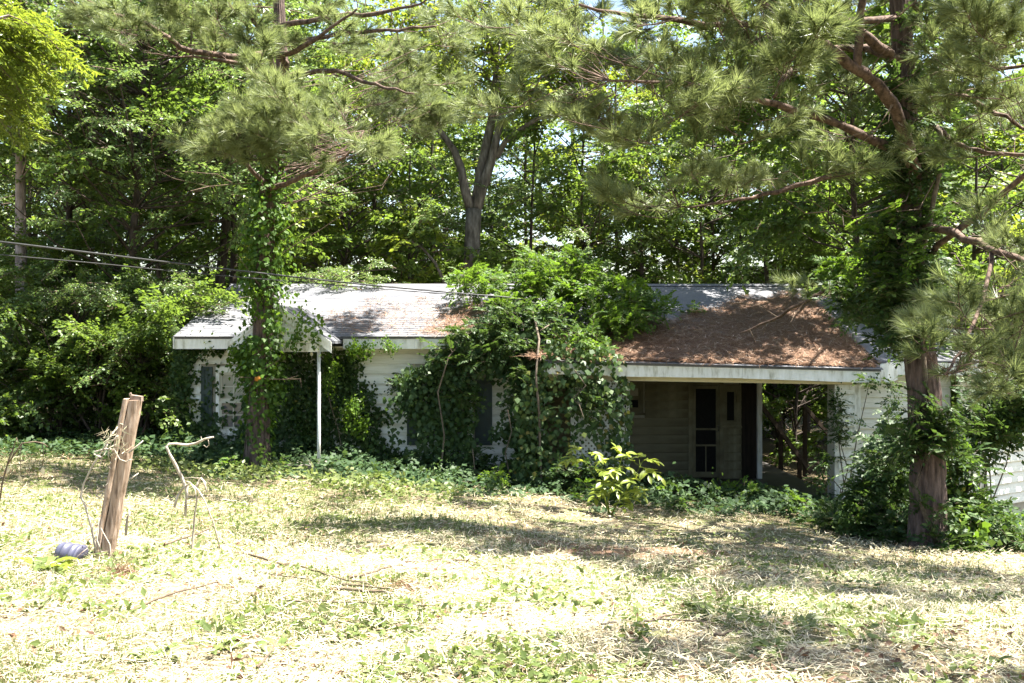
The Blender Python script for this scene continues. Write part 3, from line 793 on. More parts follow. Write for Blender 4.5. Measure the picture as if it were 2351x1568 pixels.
for (dx, dy, rx, ry, n) in ((1180,60,190,70,26),(1010,120,140,90,16),(1320,190,110,80,13),(1130,200,120,60,10),(1250,110,120,80,12),(1390,250,70,60,5),(900,200,70,70,5),(1200,-80,200,60,14)):
    for _ in range(n):
        a = R.random()*2*np.pi; q = R.random()**.5
        C.append(at(dx + rx*q*math.cos(a), dy + ry*q*math.sin(a), YF + R.uniform(-1.6, 2.0)))
limbs_from(g, pts, C, 0, .04); g.build("twigs", M['greybark'], fork)
for c in C:
    inst("bough", B_lime[R.integers(5)], fork, c, (R.normal(0,.3), R.normal(0,.3), R.random()*6.28), R.uniform(.7, 1.1))
# its broken leaning limb
g = G(); p = dpts([(895,528,27.8),(925,540,27.9),(970,570,28),(1000,605,28.1),(1040,690,28.2)]); g.tube(p, [.03,.035,.04,.045,.05], 6, 0, True, .2)
tag(g.build("leaning_dead_branch", M['greybark']), "bare grey dead branch leaning left of the forked tree above the roof", "branch")

# woods: nearer, individually recognisable trees first
broadleaf("oak_tree", "tall tree with pinkish-grey trunk at the far left edge", at(55,700,23.5)[0], 23.5, 13, .17, 6.5, 2.6, 60, [B_oak, B_gum], M['pinkbark'], lean=(.0, 0.0))
broadleaf("oak_tree", "dark straight trunk left of the ivy-clad pine with waxy bright leaves", at(489,700,26)[0], 26, 14, .17, 4.6, 3.2, 90, [B_oak], M['darkbark'], lean=(.002, 0))
broadleaf("oak_tree", "thinner dark trunk just right of the darkest straight trunk behind the left roof", at(516,700,26.8)[0], 26.8, 11, .14, 5.5, 2.4, 26, [B_oak, B_gum], M['darkbark'], lean=(.03, 0))
broadleaf("oak_tree", "leafy oak with silvery glinting boughs between the pinkish trunk and the ivy-clad pine", at(300,700,23)[0], 23, 12.5, .12, 2.8, 3.4, 150, [B_oak, B_bright, B_gum], M['darkbark'], lean=(.03, 0))
broadleaf("oak_tree", "leafy tree with low boughs in the gap right of the pinkish trunk", at(150,700,24.5)[0], 24.5, 13, .11, 2.6, 2.9, 95, [B_oak, B_gum], M['darkbark'])
broadleaf("sapling_tree", "slender yellow-green tree right of the ivy-clad pine above the left roof", at(800,700,28.6)[0], 28.6, 7.5, .07, 2.6, 2.0, 36, [B_lime, B_gum], M['darkbark'])
broadleaf("sapling_tree", "slender glossy green tree left of the forked tree behind the ridge", at(940,700,29.5)[0], 29.5, 8.5, .08, 2.8, 1.8, 34, [B_oak, B_gum], M['darkbark'])
# rows of the wood behind: nothing tells most of these apart
WOOD = "slender dark woodland tree with leafy crown standing behind the house"
WG = "woodland trees behind the house"
rows = [ (31.5, [600,700,800,1190,1345,1480,1614,1655,1800,1930,2060,2200,2330], .10, 12.5, 4.0, 2.3, 26, [B_gum]),
         (36.0, [-60,80,220,360,560,680,880,1000,1200,1420,1560,1700,1850,2000,2120,2260,2400], .11, 14, 3.2, 2.6, 28, [B_gum, B_dense]),
         (39.0, [-80,40,150,270,420,600,830,1060,1160,1400,1460,1520,1590,1700,1780,1900,2030,2160,2300], .05, 6.0, .5, 2.3, 22, [B_dense]),
         (42.0, [-100,60,170,320,450,620,760,930,1100,1330,1510,1640,1790,1960,2120,2300,2440], .13, 17, 2.6, 3.0, 26, [B_gum, B_dense]),
         (50.0, [-120,0,130,250,390,520,680,850,990,1130,1380,1590,1740,1880,2050,2210,2380], .14, 20, 2.0, 3.6, 30, [B_gum, B_dense]) ]
NEAR = {600:"dark trunk hidden behind the ivy-clad pine above the left roof end",700:"slim tree just right of the ivy-clad pine in the nearest wood",800:"slim tree above the middle of the left roof in the nearest wood",1190:"dark trunk close to the right of the forked tree",1345:"slanting dark trunk above the peak of the vine mound",1480:"dark trunk above the right shoulder of the vine mound",
        1614:"straight dark trunk above the left end of the bare carport ridge",1655:"thin dark trunk right beside the straight one above the carport ridge",1800:"dark trunk above the right end of the bare carport ridge",1930:"dark trunk just left of the big vine-wrapped pine",2060:"tree hidden behind the big vine-wrapped pine",2200:"slim tree just right of the big vine-wrapped pine",2330:"slim tree at the right edge behind the pine limbs"}
for (Y, L, r, h, c0, cr, nb, sets) in rows:
    for dx in L:
        y = Y + R.uniform(-1.3, 1.3); x = (dx + R.uniform(-14, 14) - 1175.5)/K*y
        gap = (1180 < dx < 1310) or (1480 < dx < 1760 and Y > 37)
        broadleaf("woodland_tree", NEAR[dx] if Y < 32 else WOOD, x, y, h*R.uniform(.88, 1.12), r*R.uniform(.8, 1.3), c0*R.uniform(.85, 1.3), cr*(.75 if gap else 1), int(nb*(.7 if gap else 1.2)), (sets, [B_dense], [B_lime, B_gum], [B_oak, B_gum], sets)[int(R.integers(5))], M['darkbark'], WG,
                  (R.normal(0, .03), 0), 1.0 + (Y-31)*.018)
# right-hand wood, nearer and lower
broadleaf("sapling_tree", "leafy tree behind the pine limbs at the upper right", at(2230,700,24)[0], 24, 9.5, .09, 2.6, 2.4, 40, [B_gum, B_lime], M['darkbark'])
broadleaf("sapling_tree", "tall leafy tree rising behind the wing roof right of the carport ridge", 8.0, 22.4, 12.0, .12, 5.0, 2.7, 84, [B_dense], M['darkbark'], crownc=(7.3, 22.3, 7.2))
broadleaf("sapling_tree", "leafy tree at the far right edge beyond the wing wall", at(2360,700,22)[0], 22, 8.0, .09, 1.6, 2.2, 40, [B_gum, B_lime], M['darkbark'])
broadleaf("sapling_tree", "low leafy tree seen through the open back of the carport", at(1830,900,30)[0], 30.0, 5.0, .06, .4, 2.2, 46, [B_dense], M['darkbark'])

# overhanging yellow-green tree, upper left corner
pec = np.array([-9.6, 13.0, float(gz(-9.6, 13.0)) - .1])
t = thing("overhanging_tree", "bright yellow-green branch of long drooping leaves in the upper left corner", "tree", pec)
g = G(); g.tube([pec, pec + (0.1,0,2.5), pec + (.2,.1,5), pec + (.4,.2,8), pec + (.5,.2,11)], [.22,.17,.15,.12,.06], 8, 0, True, .12)
C = []
for (dx, dy, rx, ry, n) in ((40,60,75,60,17),(30,170,50,55,9),(110,50,50,40,5),(10,250,25,40,3),(-60,120,60,140,14)):
    for _ in range(n):
        a = R.random()*2*np.pi; q = R.random()**.5
        C.append(at(dx + rx*q*math.cos(a) - 105, dy + ry*q*math.sin(a) - 25, 13.5 + R.uniform(-1, 1)))
limbs_from(g, [pec + (.2,.1,z) for z in np.linspace(4, 9, 8)], C, 0, .05); g.build("trunk", M['pinkbark'], t)
for c in C: inst("bough", B_pecan[R.integers(3)], t, c, (R.normal(0,.2), R.normal(.25,.2), R.normal(0, .6)), R.uniform(.38, .6))

# shrubs at the left edge of the clearing
for (dx, y, h, w, nb, sets, lab) in ((-40,21,3.4,1.8,34,[B_dense],"dark leafy thicket at the far left behind the fence post"),
                               (110,20.6,3.0,1.5,34,[B_dense],"dark shrub behind the bare curled twig at the left"),
                               (230,20.8,3.1,1.4,34,[B_dense],"dark shrub directly behind the leaning fence post"),
                               (325,20.8,2.8,.9,28,[B_dense, B_oak],"tall shrub between the fence post and the left house corner"),
                               (160,22.8,4.2,2.0,36,[B_dense],"taller dark understorey bush below the pinkish trunk"),
                               (20,23.5,4.4,2.0,30,[B_dense],"taller dark understorey bush at the left edge"),
                               (330,23.0,4.3,1.9,34,[B_dense, B_oak],"taller understorey bush behind the left house corner"),
                               (470,28.5,4.4,1.8,30,[B_dense],"understorey bush between the two dark trunks and the roof")):
    x = (dx-1175.5)/K*y; b = np.array([x, y, float(gz(x, y)) - .05])
    t = thing("shrub", lab, "shrub", b)
    g = G()
    C = [b + np.array([R.normal(0, w*.5), R.normal(0, w*.4), h*R.random()**.8]) for _ in range(nb)]
    stems_ = [b + np.array([R.normal(0, .25), R.normal(0, .25), z]) for z in np.linspace(.0, h*.6, 9)]
    for k in range(5): g.tube([b + (R.normal(0,.15),R.normal(0,.15),0), b + (R.normal(0,.3),R.normal(0,.3),h*.4), b + (R.normal(0,.6),R.normal(0,.5),h*.8)], [.035,.025,.01], 5, 0, False)
    limbs_from(g, stems_, C, 0, .02); g.build("stems", M['darkbark'], t)
    for c in C:
        s = sets[R.integers(len(sets))]
        inst("bough", s[R.integers(len(s))], t, c, (R.normal(0,.35), R.normal(-.1,.35), R.random()*6.28), R.uniform(.5, .85))
# sunlit boughs leaning over the left roof corner, and over the roof near the ridge
for (lab, base, blobs) in (("sunlit pale-leaved bush leaning over the left corner of the roof", (350, 21.6), ((400,690,110,40,26),(330,720,60,40,10),(500,700,60,40,10))),
                    ("sunlit low bush in front of the dark trees left of the pale-leaved one", (130, 21.0), ((140,660,80,30,14),(220,700,60,40,8))),
                    ("pale glossy bush behind the ivy-clad pine overhanging the ridge", (760, 28.4), ((760,650,110,35,22),(700,690,50,25,6),(830,630,90,30,12)))):
    y = base[1]; x = (base[0]-1175.5)/K*y; b = np.array([x, y, float(gz(x, y)) - .05])
    t = thing("bush", lab, "bush", b); C = []
    for (dx, dy, rx, ry, n) in blobs:
        for _ in range(n):
            a = R.random()*2*np.pi; q = R.random()**.5
            yy = y + R.uniform(-.7, .5) if base[0] != 760 else R.uniform(22.6, 26.5)
            C.append(at(dx + rx*q*math.cos(a), dy + ry*q*math.sin(a), yy))
    g = G()
    if base[0] == 760: stem = [b, b + (0,-.2,2.0), at(760,640,26.5), at(740,660,24)]
    else: stem = [b, b + (.1,0,1.2), b + (.5,-.1,2.4)]
    g.tube(stem, np.linspace(.05,.02,len(stem)), 5, 0, False)
    pp = np.vstack([np.linspace(stem[i], stem[i+1], 6) for i in range(1, len(stem)-1)]); limbs_from(g, pp, C, 0, .02)
    g.build("stems", M['darkbark'], t)
    for c in C: inst("bough", B_bright[R.integers(3)], t, c, (R.normal(0,.3), R.normal(-.1,.3), R.random()*6.28), R.uniform(.5, .8))

# far wood, one mass
g = G(); n = 26000
y = R.uniform(58, 76, n); x = R.uniform(-.62, .62, n)*y
hgt = 3.2 + 2.6*np.sin(x*.21)*np.sin(x*.083+1) + np.where(x < -8, 3.5, 0)
z = gz(x, y) + hgt*R.random(n)**.8
P = np.stack([x, y, z], -1)
g.quads(leaf_quads(P, R.normal(0, 1, (n, 3)), np.array([0,-.5,1]) + R.normal(0,.5,(n,3)), R.uniform(.3,.6,n), R.uniform(.25,.45,n)), 0)
g.build("far_woods", M['gum'], None, "stuff")

# ------------------------------------------------------------------ the two pines
SPD = []
for me in SPR:
    v = np.empty(len(me.vertices)*3, np.float32); me.vertices.foreach_get("co", v)
    t3 = [tuple(p.vertices) for p in me.polygons if len(p.vertices) == 3]; q4 = [tuple(p.vertices) for p in me.polygons if len(p.vertices) == 4]
    SPD.append((v.reshape(-1, 3).astype(float), np.array(t3), np.array(q4)))
GAPS = [((1.75, 15.4, .1), 1.05)] + [(tuple(at(dx, dy, 15.6) + np.array(sv)*.5), .95) for dx, dy in ((600,310),(680,320),(760,320))]
def pine(label, base, trunk, trad, limbs, clusters, depth, barkname, tops, twig_r=.016):
    t = thing("pine_tree", label, "tree", base)
    g = G()
    tp = np.array(trunk); 
    # resample for bark relief
    uu = np.concatenate([np.linspace(0, 5, 110), np.linspace(5, len(tp)-1, 60)[1:]]); TP = np.stack([np.interp(uu, range(len(tp)), tp[:, c]) for c in range(3)], -1)
    TR = np.interp(uu, range(len(tp)), trad)
    g.tube(TP, TR, 48, 0, True, .03, None, .009); g.build("trunk", M['pinebark'], t)
    wood = [TP[TP[:, 2] > base[2] + 3.0]]
    for L in limbs:
        p = np.array([at(a, b_, c) for (a, b_, c, r) in L]); rr = [q[3] for q in L]
        n = len(p)*3; u2 = np.linspace(0, len(p)-1, n); pp = np.stack([np.interp(u2, range(len(p)), p[:, c]) for c in range(3)], -1)
        pp[1:-1] += R.normal(0, .012, (n-2, 3))
        q = G(); q.tube(pp, np.interp(u2, range(len(p)), rr), 10, 0, True, .26); q.build("limb", M['limbbark'], t)
        wood.append(pp)
    W = np.vstack(wood); C = []
    for (dx, dy, rx, ry, n, Y0) in clusters:
        for _ in range(n):
            a = R.random()*2*np.pi; q = R.random()**.5
            c = at(dx + rx*q*math.cos(a), dy + ry*q*math.sin(a), Y0 + R.uniform(-depth, depth))
            s3 = np.array(sv)          # gaps in the canopy let shafts of sun reach the sapling and the low bough
            shut = False
            for gp, gr in GAPS:
                w = c - np.array(gp); l_ = w@s3
                if l_ > .3 and np.linalg.norm(w - s3*l_) < gr: shut = True
            if shut: continue
            C.append(c)
    q = G(); tw = []
    for c in C:
        b_ = W[np.argmin(np.linalg.norm(W - c, axis=1))]; d = c - b_
        tw.append((c, d))
    limbs_from(q, W, C, 0, .011); q.build("twigs", M['limbbark'], t)
    def seen(c):
        X, Y_ = todx(c[0], c[1]), tody(c[2], c[1]); return (-60 < X < 2411) and (-60 < Y_ < 1600)
    order = sorted(range(len(tw)), key=lambda i: (not seen(tw[i][0]), tw[i][0][1]))
    rest = G()
    for n_, i in enumerate(order):
        c, d = tw[i]
        az = math.atan2(d[1], d[0]) if np.linalg.norm(d[:2]) > .1 else R.random()*6.28
        rot = (R.normal(0,.35), R.normal(-.15,.3), az + R.normal(0,.6)); sc = R.uniform(.7, 1.05); k_ = int(R.integers(6))
        if n_ < 298: inst("needle_spray", SPR[k_], t, c, rot, sc)
        else:
            v, t3, q4 = SPD[k_]; Mx = np.array(Euler(rot).to_matrix())
            b0 = rest.n; rest.add(v*sc@Mx.T + c, t3, 0)
            rest.f.append((q4 + b0, 1, False))
    if rest.n: rest.build("needle_sprays", [M['needle'], M['limbbark']], t, "stuff")
    return t, W

YL = 18.0
lb = at(590, 1085, YL); lb[2] = float(gz(lb[0], YL)) - .1
ltr = [lb, at(592,1000,YL), at(598,900,YL), at(604,780,YL), at(608,650,YL), at(612,520,YL), at(616,420,YL), at(628,320,YL), at(640,250,YL), at(648,150,YL+.1), at(640,0,YL+.2), at(640,-200,YL+.2), at(640,-380,YL)]
ltrad = [.25,.20,.175,.165,.155,.145,.135,.12,.11,.10,.09,.06,.02]
llimbs = [ [(640,250,YL,.07),(656,195,YL-.3,.065),(658,155,YL-.7,.06),(650,130,YL-1.1,.05),(702,105,YL-1.6,.04),(770,60,YL-2,.025),(820,20,YL-2.2,.015)],
           [(632,300,YL,.055),(615,211,YL-.4,.05),(584,171,YL-.9,.045),(549,145,YL-1.3,.035),(450,130,YL-1.8,.02),(390,130,YL-2,.01)],
           [(640,200,YL,.05),(615,110,YL-1,.045),(597,70,YL-1.5,.04),(571,35,YL-1.9,.035),(557,-10,YL-2.2,.02)],
           [(642,120,YL,.055),(520,130,YL-.8,.05),(421,114,YL-1.4,.045),(373,79,YL-1.8,.04),(329,53,YL-2.2,.035),(263,31,YL-2.5,.025),(200,0,YL-2.8,.012)],
           [(645,180,YL,.05),(700,170,YL-.4,.045),(768,162,YL-.9,.04),(841,189,YL-1.4,.032),(883,202,YL-1.6,.025),(950,215,YL-1.9,.015)],
           [(615,440,YL,.05),(660,420,YL-.5,.045),(700,402,YL-1,.04),(745,385,YL-1.6,.035),(795,360,YL-2.2,.025),(835,300,YL-2.6,.015)],
           [(614,425,YL,.045),(585,400,YL-.6,.04),(560,370,YL-1.2,.03),(540,340,YL-1.6,.02)],
           [(640,60,YL,.05),(760,40,YL-.6,.045),(860,32,YL-1.1,.035),(960,10,YL-1.7,.02),(1020,-20,YL-2,.01)],
           [(640,100,YL,.04),(780,75,YL-.8,.035),(900,70,YL-1.3,.028),(1000,60,YL-1.8,.015)] ]
lcl = [(460,60,220,75,26,16),(640,60,110,75,13,16),(790,75,110,85,14,16.2),(560,130,150,60,10,16.2),(300,70,110,60,8,15.6),
       (600,325,75,45,22,15.8),(740,320,95,45,30,15.4),(660,280,60,40,12,15.8),(545,355,35,30,9,16),(930,215,90,75,11,18.6),(970,60,110,60,9,17.3),(860,150,70,60,9,18.8),(870,250,60,40,6,18.8),(560,-110,250,60,10,16.5),(955,275,65,50,13,20.2),(900,230,50,40,6,20.0)]
lpine, LW = pine("ivy-clad pine with sunlit needle boughs standing in front of the porch", lb, ltr, ltrad, llimbs, lcl, .9, 'pinebark', None)
# dead twigs of the left pine
def deadtwigs(parent, L, mat='twig', r=.010):
    g = G()
    for P in L:
        p = dpts(P); n = len(p); g.tube(p, np.linspace(r, r*.3, n), 5, 0, False)
    return g.build("dead_twigs", M[mat], parent)
deadtwigs(lpine, [[(620,425,YL),(560,420,YL-.2),(480,428,YL-.5),(400,410,YL-.8),(350,385,YL-1)],[(540,424,YL-.3),(500,400,YL-.6),(440,395,YL-.8),(380,392,YL-1)],[(480,428,YL-.5),(430,440,YL-.8)],
                  [(620,470,YL),(600,420,YL-.4),(575,390,YL-.5)],[(690,400,YL-1),(705,440,YL-1.1),(735,462,YL-1.2),(790,490,YL-1.4)],[(705,425,YL-1.1),(745,445,YL-1.3),(770,440,YL-1.4)],
                  [(650,580,YL-.1),(690,555,YL-.3),(740,525,YL-.6),(790,490,YL-.9),(850,460,YL-1.2)],[(635,540,YL-.1),(690,505,YL-.4),(740,495,YL-.6)],[(600,660,YL-.2),(570,620,YL-.4),(545,585,YL-.5)],
                  [(600,870,YL-.2),(650,871,YL-.5),(690,870,YL-.8),(692,890,YL-.8)],[(660,871,YL-.6),(685,862,YL-.8)],[(600,868,YL-.1),(560,866,YL-.4),(548,866,YL-.5)],[(600,850,YL-.2),(630,835,YL-.4),(648,820,YL-.5)]])
g = G(); c = at(594, 870, YL-.2); g.tube([c+(-.05,0,-.03), c+(-.02,-.05,.0), c+(.03,-.06,.02), c+(.06,-.03,.03)], [.02,.05,.05,.02], 7); g.build("fungus", M['orange'], lpine)

YT = 14.0
def dd(x, y, z): return (float(todx(x, y)), float(tody(z, y)), y)
rb = at(2130, 1262, YT); rb[2] = float(gz(rb[0], YT)) - .1
rtr = [rb, at(2130,1200,YT), at(2130,1050,YT), at(2122,900,YT), at(2105,750,YT), at(2092,600,YT), at(2086,450,YT), at(2080,300,YT), at(2075,150,YT), at(2065,0,YT), at(2060,-200,YT), at(2060,-420,YT)]
rtrad = [.31,.245,.225,.215,.20,.185,.17,.155,.14,.12,.08,.03]
rl = [ [(2100,450,YT,.10),(2097,378,YT-.5,.09),(2075,307,YT-.8,.082),(2044,233,YT-1.1,.08),(2013,193,YT-1.3,.072),(1965,158,YT-1.5,.07),(1895,105,YT-1.8,.062),(1812,48,YT-2.1,.048),(1740,0,YT-2.4,.03)],
       [(2085,370,YT,.075),(2035,334,YT-.3,.065),(1948,294,YT-.6,.055),(1838,255,YT-1,.048),(1750,233,YT-1.3,.04),(1671,202,YT-1.7,.03),(1560,190,YT-2.1,.02),(1400,185,YT-2.5,.012)],
       [(2085,390,YT,.05),(2005,373,YT-.1,.045),(1900,405,YT-.5,.035),(1780,440,YT-.8,.028),(1675,465,YT-1,.018),(1560,475,YT-1.2,.008)],
       [(1965,158,YT-1.5,.055),(1974,88,YT-1.6,.05),(1978,0,YT-1.7,.045),(1985,-80,YT-1.8,.03)],
       [(2060,130,YT,.06),(1980,108,YT+.3,.055),(1895,114,YT+.2,.05),(1830,155,YT,.045),(1794,184,YT-.2,.038),(1776,225,YT-.3,.025)],
       [(2075,150,YT,.075),(2027,114,YT-.4,.07),(1950,55,YT-.9,.06),(1895,22,YT-1.3,.05),(1820,-20,YT-1.6,.03)],
       [(2082,210,YT,.05),(2097,193,YT-.2,.048),(2167,167,YT-.6,.04),(2277,158,YT-1,.03),(2360,150,YT-1.3,.02)],
       [(2082,260,YT,.045),(2106,241,YT-.2,.04),(2167,220,YT-.5,.036),(2215,220,YT-.7,.032),(2303,268,YT-1,.026),(2370,300,YT-1.3,.02)],
       [(2082,280,YT,.042),(2154,294,YT-.4,.038),(2189,329,YT-.6,.034),(2251,347,YT-.9,.03),(2360,356,YT-1.3,.02)],
       [(2095,510,YT,.06),(2132,518,YT-.4,.055),(2189,531,YT-1,.05),(2277,571,YT-1.9,.04),(2351,593,YT-2.6,.03),(2400,640,YT-3,.02)],
       [(2110,590,YT,.05),(2145,575,YT-.3,.045),(2233,505,YT-1,.04),(2351,404,YT-1.8,.035),(2420,350,YT-2.2,.02)],
       [(2090,610,YT,.042),(2050,622,YT+.5,.036),(1960,635,YT+1.4,.032),(1850,690,YT+2.4,.028),(1780,730,YT+3.1,.022),(1700,765,YT+3.8,.012)],
       [(2080,40,YT,.05),(1700,60,YT-1.6,.04),(1480,40,YT-2.4,.03),(1330,10,YT-2.8,.015)] ,
       [(2065,-60,YT,.06),(2120,-80,YT+2,.055),(2180,-90,YT+4,.045),(2240,-90,YT+6,.03),(2260,-90,YT+7.5,.015)],
       [dd(5.75,14,6.2)+(.06,), dd(4.6,14.2,7.0)+(.05,), dd(3.2,14.4,7.6)+(.03,), dd(2.0,14.6,8.0)+(.012,)],
       [dd(5.72,14,6.6)+(.06,), dd(5.0,15.4,7.3)+(.045,), dd(4.2,16.8,8.0)+(.02,)],
       [(2277,571,YT-1.9,.03),(2260,680,YT-2.4,.025),(2215,790,YT-2.9,.018),(2170,860,YT-3.2,.01)],
       [(2400,640,YT-3,.03),(2340,720,YT-3.2,.022),(2290,790,YT-3.3,.012)] ]
rcl = [(1250,90,90,70,7,12),(1320,200,140,70,11,12),(1450,110,120,90,11,11.8),(1570,210,140,80,14,12),(1720,140,110,90,15,11.8),(1790,45,90,45,7,12),(1600,50,140,50,9,12),(2120,-75,300,60,40,17),(2330,-40,200,80,26,16.5),(1800,-90,200,50,16,16),
       (1700,280,120,60,9,12.4),(1900,200,60,40,2,14),(1550,480,70,40,5,13),(1640,420,80,50,5,13),(1450,300,90,50,7,12.2),(1830,420,80,50,5,13.4),(1960,300,40,30,2,14.4),
       (2180,70,150,70,11,12.4),(2300,170,70,90,9,12),(2240,330,110,70,8,12.6),(2310,60,60,60,5,12),(2190,230,50,50,4,13),(1880,690,40,20,3,16),
       (2185,865,38,50,7,10.9),(2235,800,40,50,5,10.9),(2290,770,60,90,9,10.9),(2325,640,40,60,6,11),(2335,880,30,50,5,10.8),(2260,690,50,40,3,11.4),(2230,-90,230,70,46,19.5),(2150,-60,180,60,20,21.5),(1900,-80,400,60,26,12.5)] + [dd(3.8,13.2,7.2)[:2]+(480,60,34,13.2), dd(3.9,14.6,7.8)[:2]+(460,60,38,14.6), dd(3.9,16.0,8.4)[:2]+(400,60,34,16.0), dd(2.6,12.6,6.9)[:2]+(300,40,14,12.6), dd(6.2,17.4,9.0)[:2]+(360,60,22,17.4)]
rpine, RW = pine("big pine with thick reddish limbs and vine-wrapped trunk standing right of the carport", rb, rtr, rtrad, rl, rcl, .8, 'pinebark', None)
deadtwigs(rpine, [[(2050,240,YT-1.2),(2010,300,YT-1.4),(1960,345,YT-1.6),(1900,395,YT-1.7)],[(2010,300,YT-1.4),(1960,310,YT-1.6),(1880,340,YT-1.9)],[(2045,240,YT-1.2),(2040,280,YT-1.3),(1990,305,YT-1.4)],
                  [(2100,410,YT-.3),(2080,460,YT-.6),(2030,480,YT-.9),(1960,500,YT-1.2),(1900,485,YT-1.4),(1830,440,YT-1.5)],[(1960,500,YT-1.2),(1910,460,YT-1.3),(1870,430,YT-1.4)],[(1900,485,YT-1.4),(1850,490,YT-1.5),(1800,455,YT-1.6)],[(2145,415,YT-.5),(2110,480,YT-.7),(2060,485,YT-.8)],
                  [(1850,690,YT+2.4),(1830,715,YT+2.4),(1815,740,YT+2.3)],[(1785,728,YT+3),(1740,700,YT+3),(1690,695,YT+2.9),(1640,700,YT+2.9)],[(1720,755,YT+3.5),(1735,785,YT+3.4)],[(1760,740,YT+3.2),(1750,775,YT+3.2)]])
p3 = np.array([9.4, 7.6, float(gz(9.4, 7.6)) - .1])
def dd(x, y, z): return (todx(x, y), tody(z, y), y)
pine("outer pine at the right whose needle boughs shade the lower right lawn", p3, [p3, p3+(0,0,3), p3+(.1,0,6), p3+(.1,.1,9), p3+(.1,.1,12)], [.26,.2,.17,.13,.04],
     [[dd(9.4,7.6,4.0)+(.05,), dd(8.2,7.4,4.4)+(.04,), dd(6.6,7.3,5.9)+(.025,), dd(5.4,7.2,6.4)+(.012,)], [dd(9.4,7.6,5.2)+(.05,), dd(8.0,8.6,6.0)+(.04,), dd(6.4,9.4,6.8)+(.02,)], [dd(9.4,7.6,5.0)+(.05,), dd(8.4,6.2,5.8)+(.035,), dd(7.2,5.2,6.3)+(.02,)]],
     [dd(5.6,7.6,6.6)[:2]+(420,130,34,7.6), dd(6.4,9.2,7.0)[:2]+(420,120,50,9.2), dd(7.0,10.4,7.4)[:2]+(420,120,44,10.6), dd(4.6,6.0,6.4)[:2]+(380,130,20,6.0), dd(5.4,9.8,7.2)[:2]+(260,80,10,9.8)], .5, 'pinebark', None)
# twisted climbing stem beside the right trunk
g = G(); p = dpts([(2150,290,13.6),(2158,303,13.5),(2172,351,13.45),(2158,395,13.5),(2145,450,13.5),(2137,496,13.55),(2122,560,13.6),(2115,588,13.6),(2104,640,13.65),(2097,689,13.6),(2118,712,13.6),(2122,735,13.6),(2116,760,13.65),(2125,860,13.7),(2140,1000,13.7),(2100,1120,13.72),(2150,1250,13.7)])
g.tube(p, np.linspace(.035,.03,len(p)), 6, 0, True, .25)
vt = thing("climbing_vine", "leafy vine with twisted bare stem climbing the trunk of the big right-hand pine", "vine", (rb[0], rb[1], rb[2]+.1))
g.build("stem", M['vinewood'], vt)
def blobset(parent, meshes, blobs, sc=(.7, 1.1), rotx=.4, name="leaf_cluster"):
    for (dx, dy, rx, ry, n, Y0, dY) in blobs:
        for _ in range(n):
            a = R.random()*2*np.pi; q = R.random()**.5
            c = at(dx + rx*q*math.cos(a), dy + ry*q*math.sin(a), Y0 + R.uniform(-dY, dY))
            c[2] = max(c[2], float(gz(c[0], c[1])) + .06)
            inst(name, meshes[R.integers(len(meshes))], parent, c, (R.normal(0,rotx), R.normal(0,rotx), R.random()*6.28), R.uniform(*sc))
blobset(vt, F_dark, ((2085,460,42,150,34,13.85,.3),(2080,640,60,130,48,13.85,.35),(2090,740,55,70,18,13.9,.35),(2010,680,70,60,14,14.6,.5),(1965,720,35,40,6,15.4,.4),(2050,770,30,25,4,14.4,.3),
                     (2078,270,32,100,18,13.85,.25),(2110,90,25,60,5,13.9,.3),(2140,990,60,60,18,13.75,.2),(2060,1050,50,60,10,14.4,.4),(2130,1150,40,20,2,13.7,.1)))
blobset(vt, F_wist, ((2050,570,80,80,12,13.9,.5),(1950,640,40,50,6,15.0,.3)))

# ------------------------------------------------------------------ ivy on the left trunk
iv = thing("ivy", "ivy with lit heart-shaped leaves wrapping the trunk of the left pine", "ivy", (lb[0], lb[1], lb[2]+.1))
tp = np.array(ltr); N1 = 5200
def on_trunk(n, tp, trad, d0, d1, dens):
    """leaf points round a trunk between two heights of the photograph"""
    dy = R.uniform(d0, d1, n); dYs = np.array([tody(p[2], p[1]) for p in tp]); o = np.argsort(dYs)
    P = np.stack([np.interp(dy, dYs[o], tp[o, c]) for c in range(3)], -1); rr = np.interp(dy, dYs[o], np.array(trad)[o])
    th = R.random(n)*2*np.pi; out = np.stack([np.cos(th), np.sin(th), np.zeros(n)], -1)
    off = rr + np.abs(R.normal(0, 1, n))*dens(dy)
    return P + out*off[:, None], out, dy
P, out, dy = on_trunk(N1, tp, ltrad, 230, 1085, lambda d: np.interp(d, [230,400,470,700,760,860,1000,1085], [.10,.10,.22,.20,.13,.15,.06,.12]))
keep = R.random(N1) < np.interp(dy, [230,390,430,640,690,760,800,880,960,1040,1085], [.5,.5,1,1,.45,.6,1,.8,.35,.12,.6])
keep &= ~((np.abs(dy-725) < 45) & (out[:, 1] < 0) & (out[:, 0] < .3))
P, out = P[keep], out[keep]; n = len(P)
g = G(); s = R.uniform(.6, 1.25, n)
g.quads(leaf_quads(P, out*.5 + np.array([0,0,-.9]) + R.normal(0,.45,(n,3)), out + np.array([0,0,.5]) + R.normal(0,.4,(n,3)), .095*s, .09*s, .1, .33))
g.build("leaves", M['wist'], iv)
g = G()
for k in range(7):
    th = R.random()*6.28; q = []
    for i, p in enumerate(ltr[:8]):
        th += R.normal(0, .5); q.append(np.array(p) + np.array([math.cos(th), math.sin(th), 0])*(ltrad[i]+.012))
    g.tube(q, .012, 4, 0, False)
g.build("stems", M['vinewood'], iv)
blobset(iv, I_lit, ((545,800,25,25,4,18.2,.2),(578,835,28,45,6,18.1,.2),(620,900,25,60,6,17.9,.15),(690,760,40,30,5,18.15,.1),(610,700,40,50,8,17.9,.2),(600,560,45,80,10,18,.25)), (.6,.95), .3)

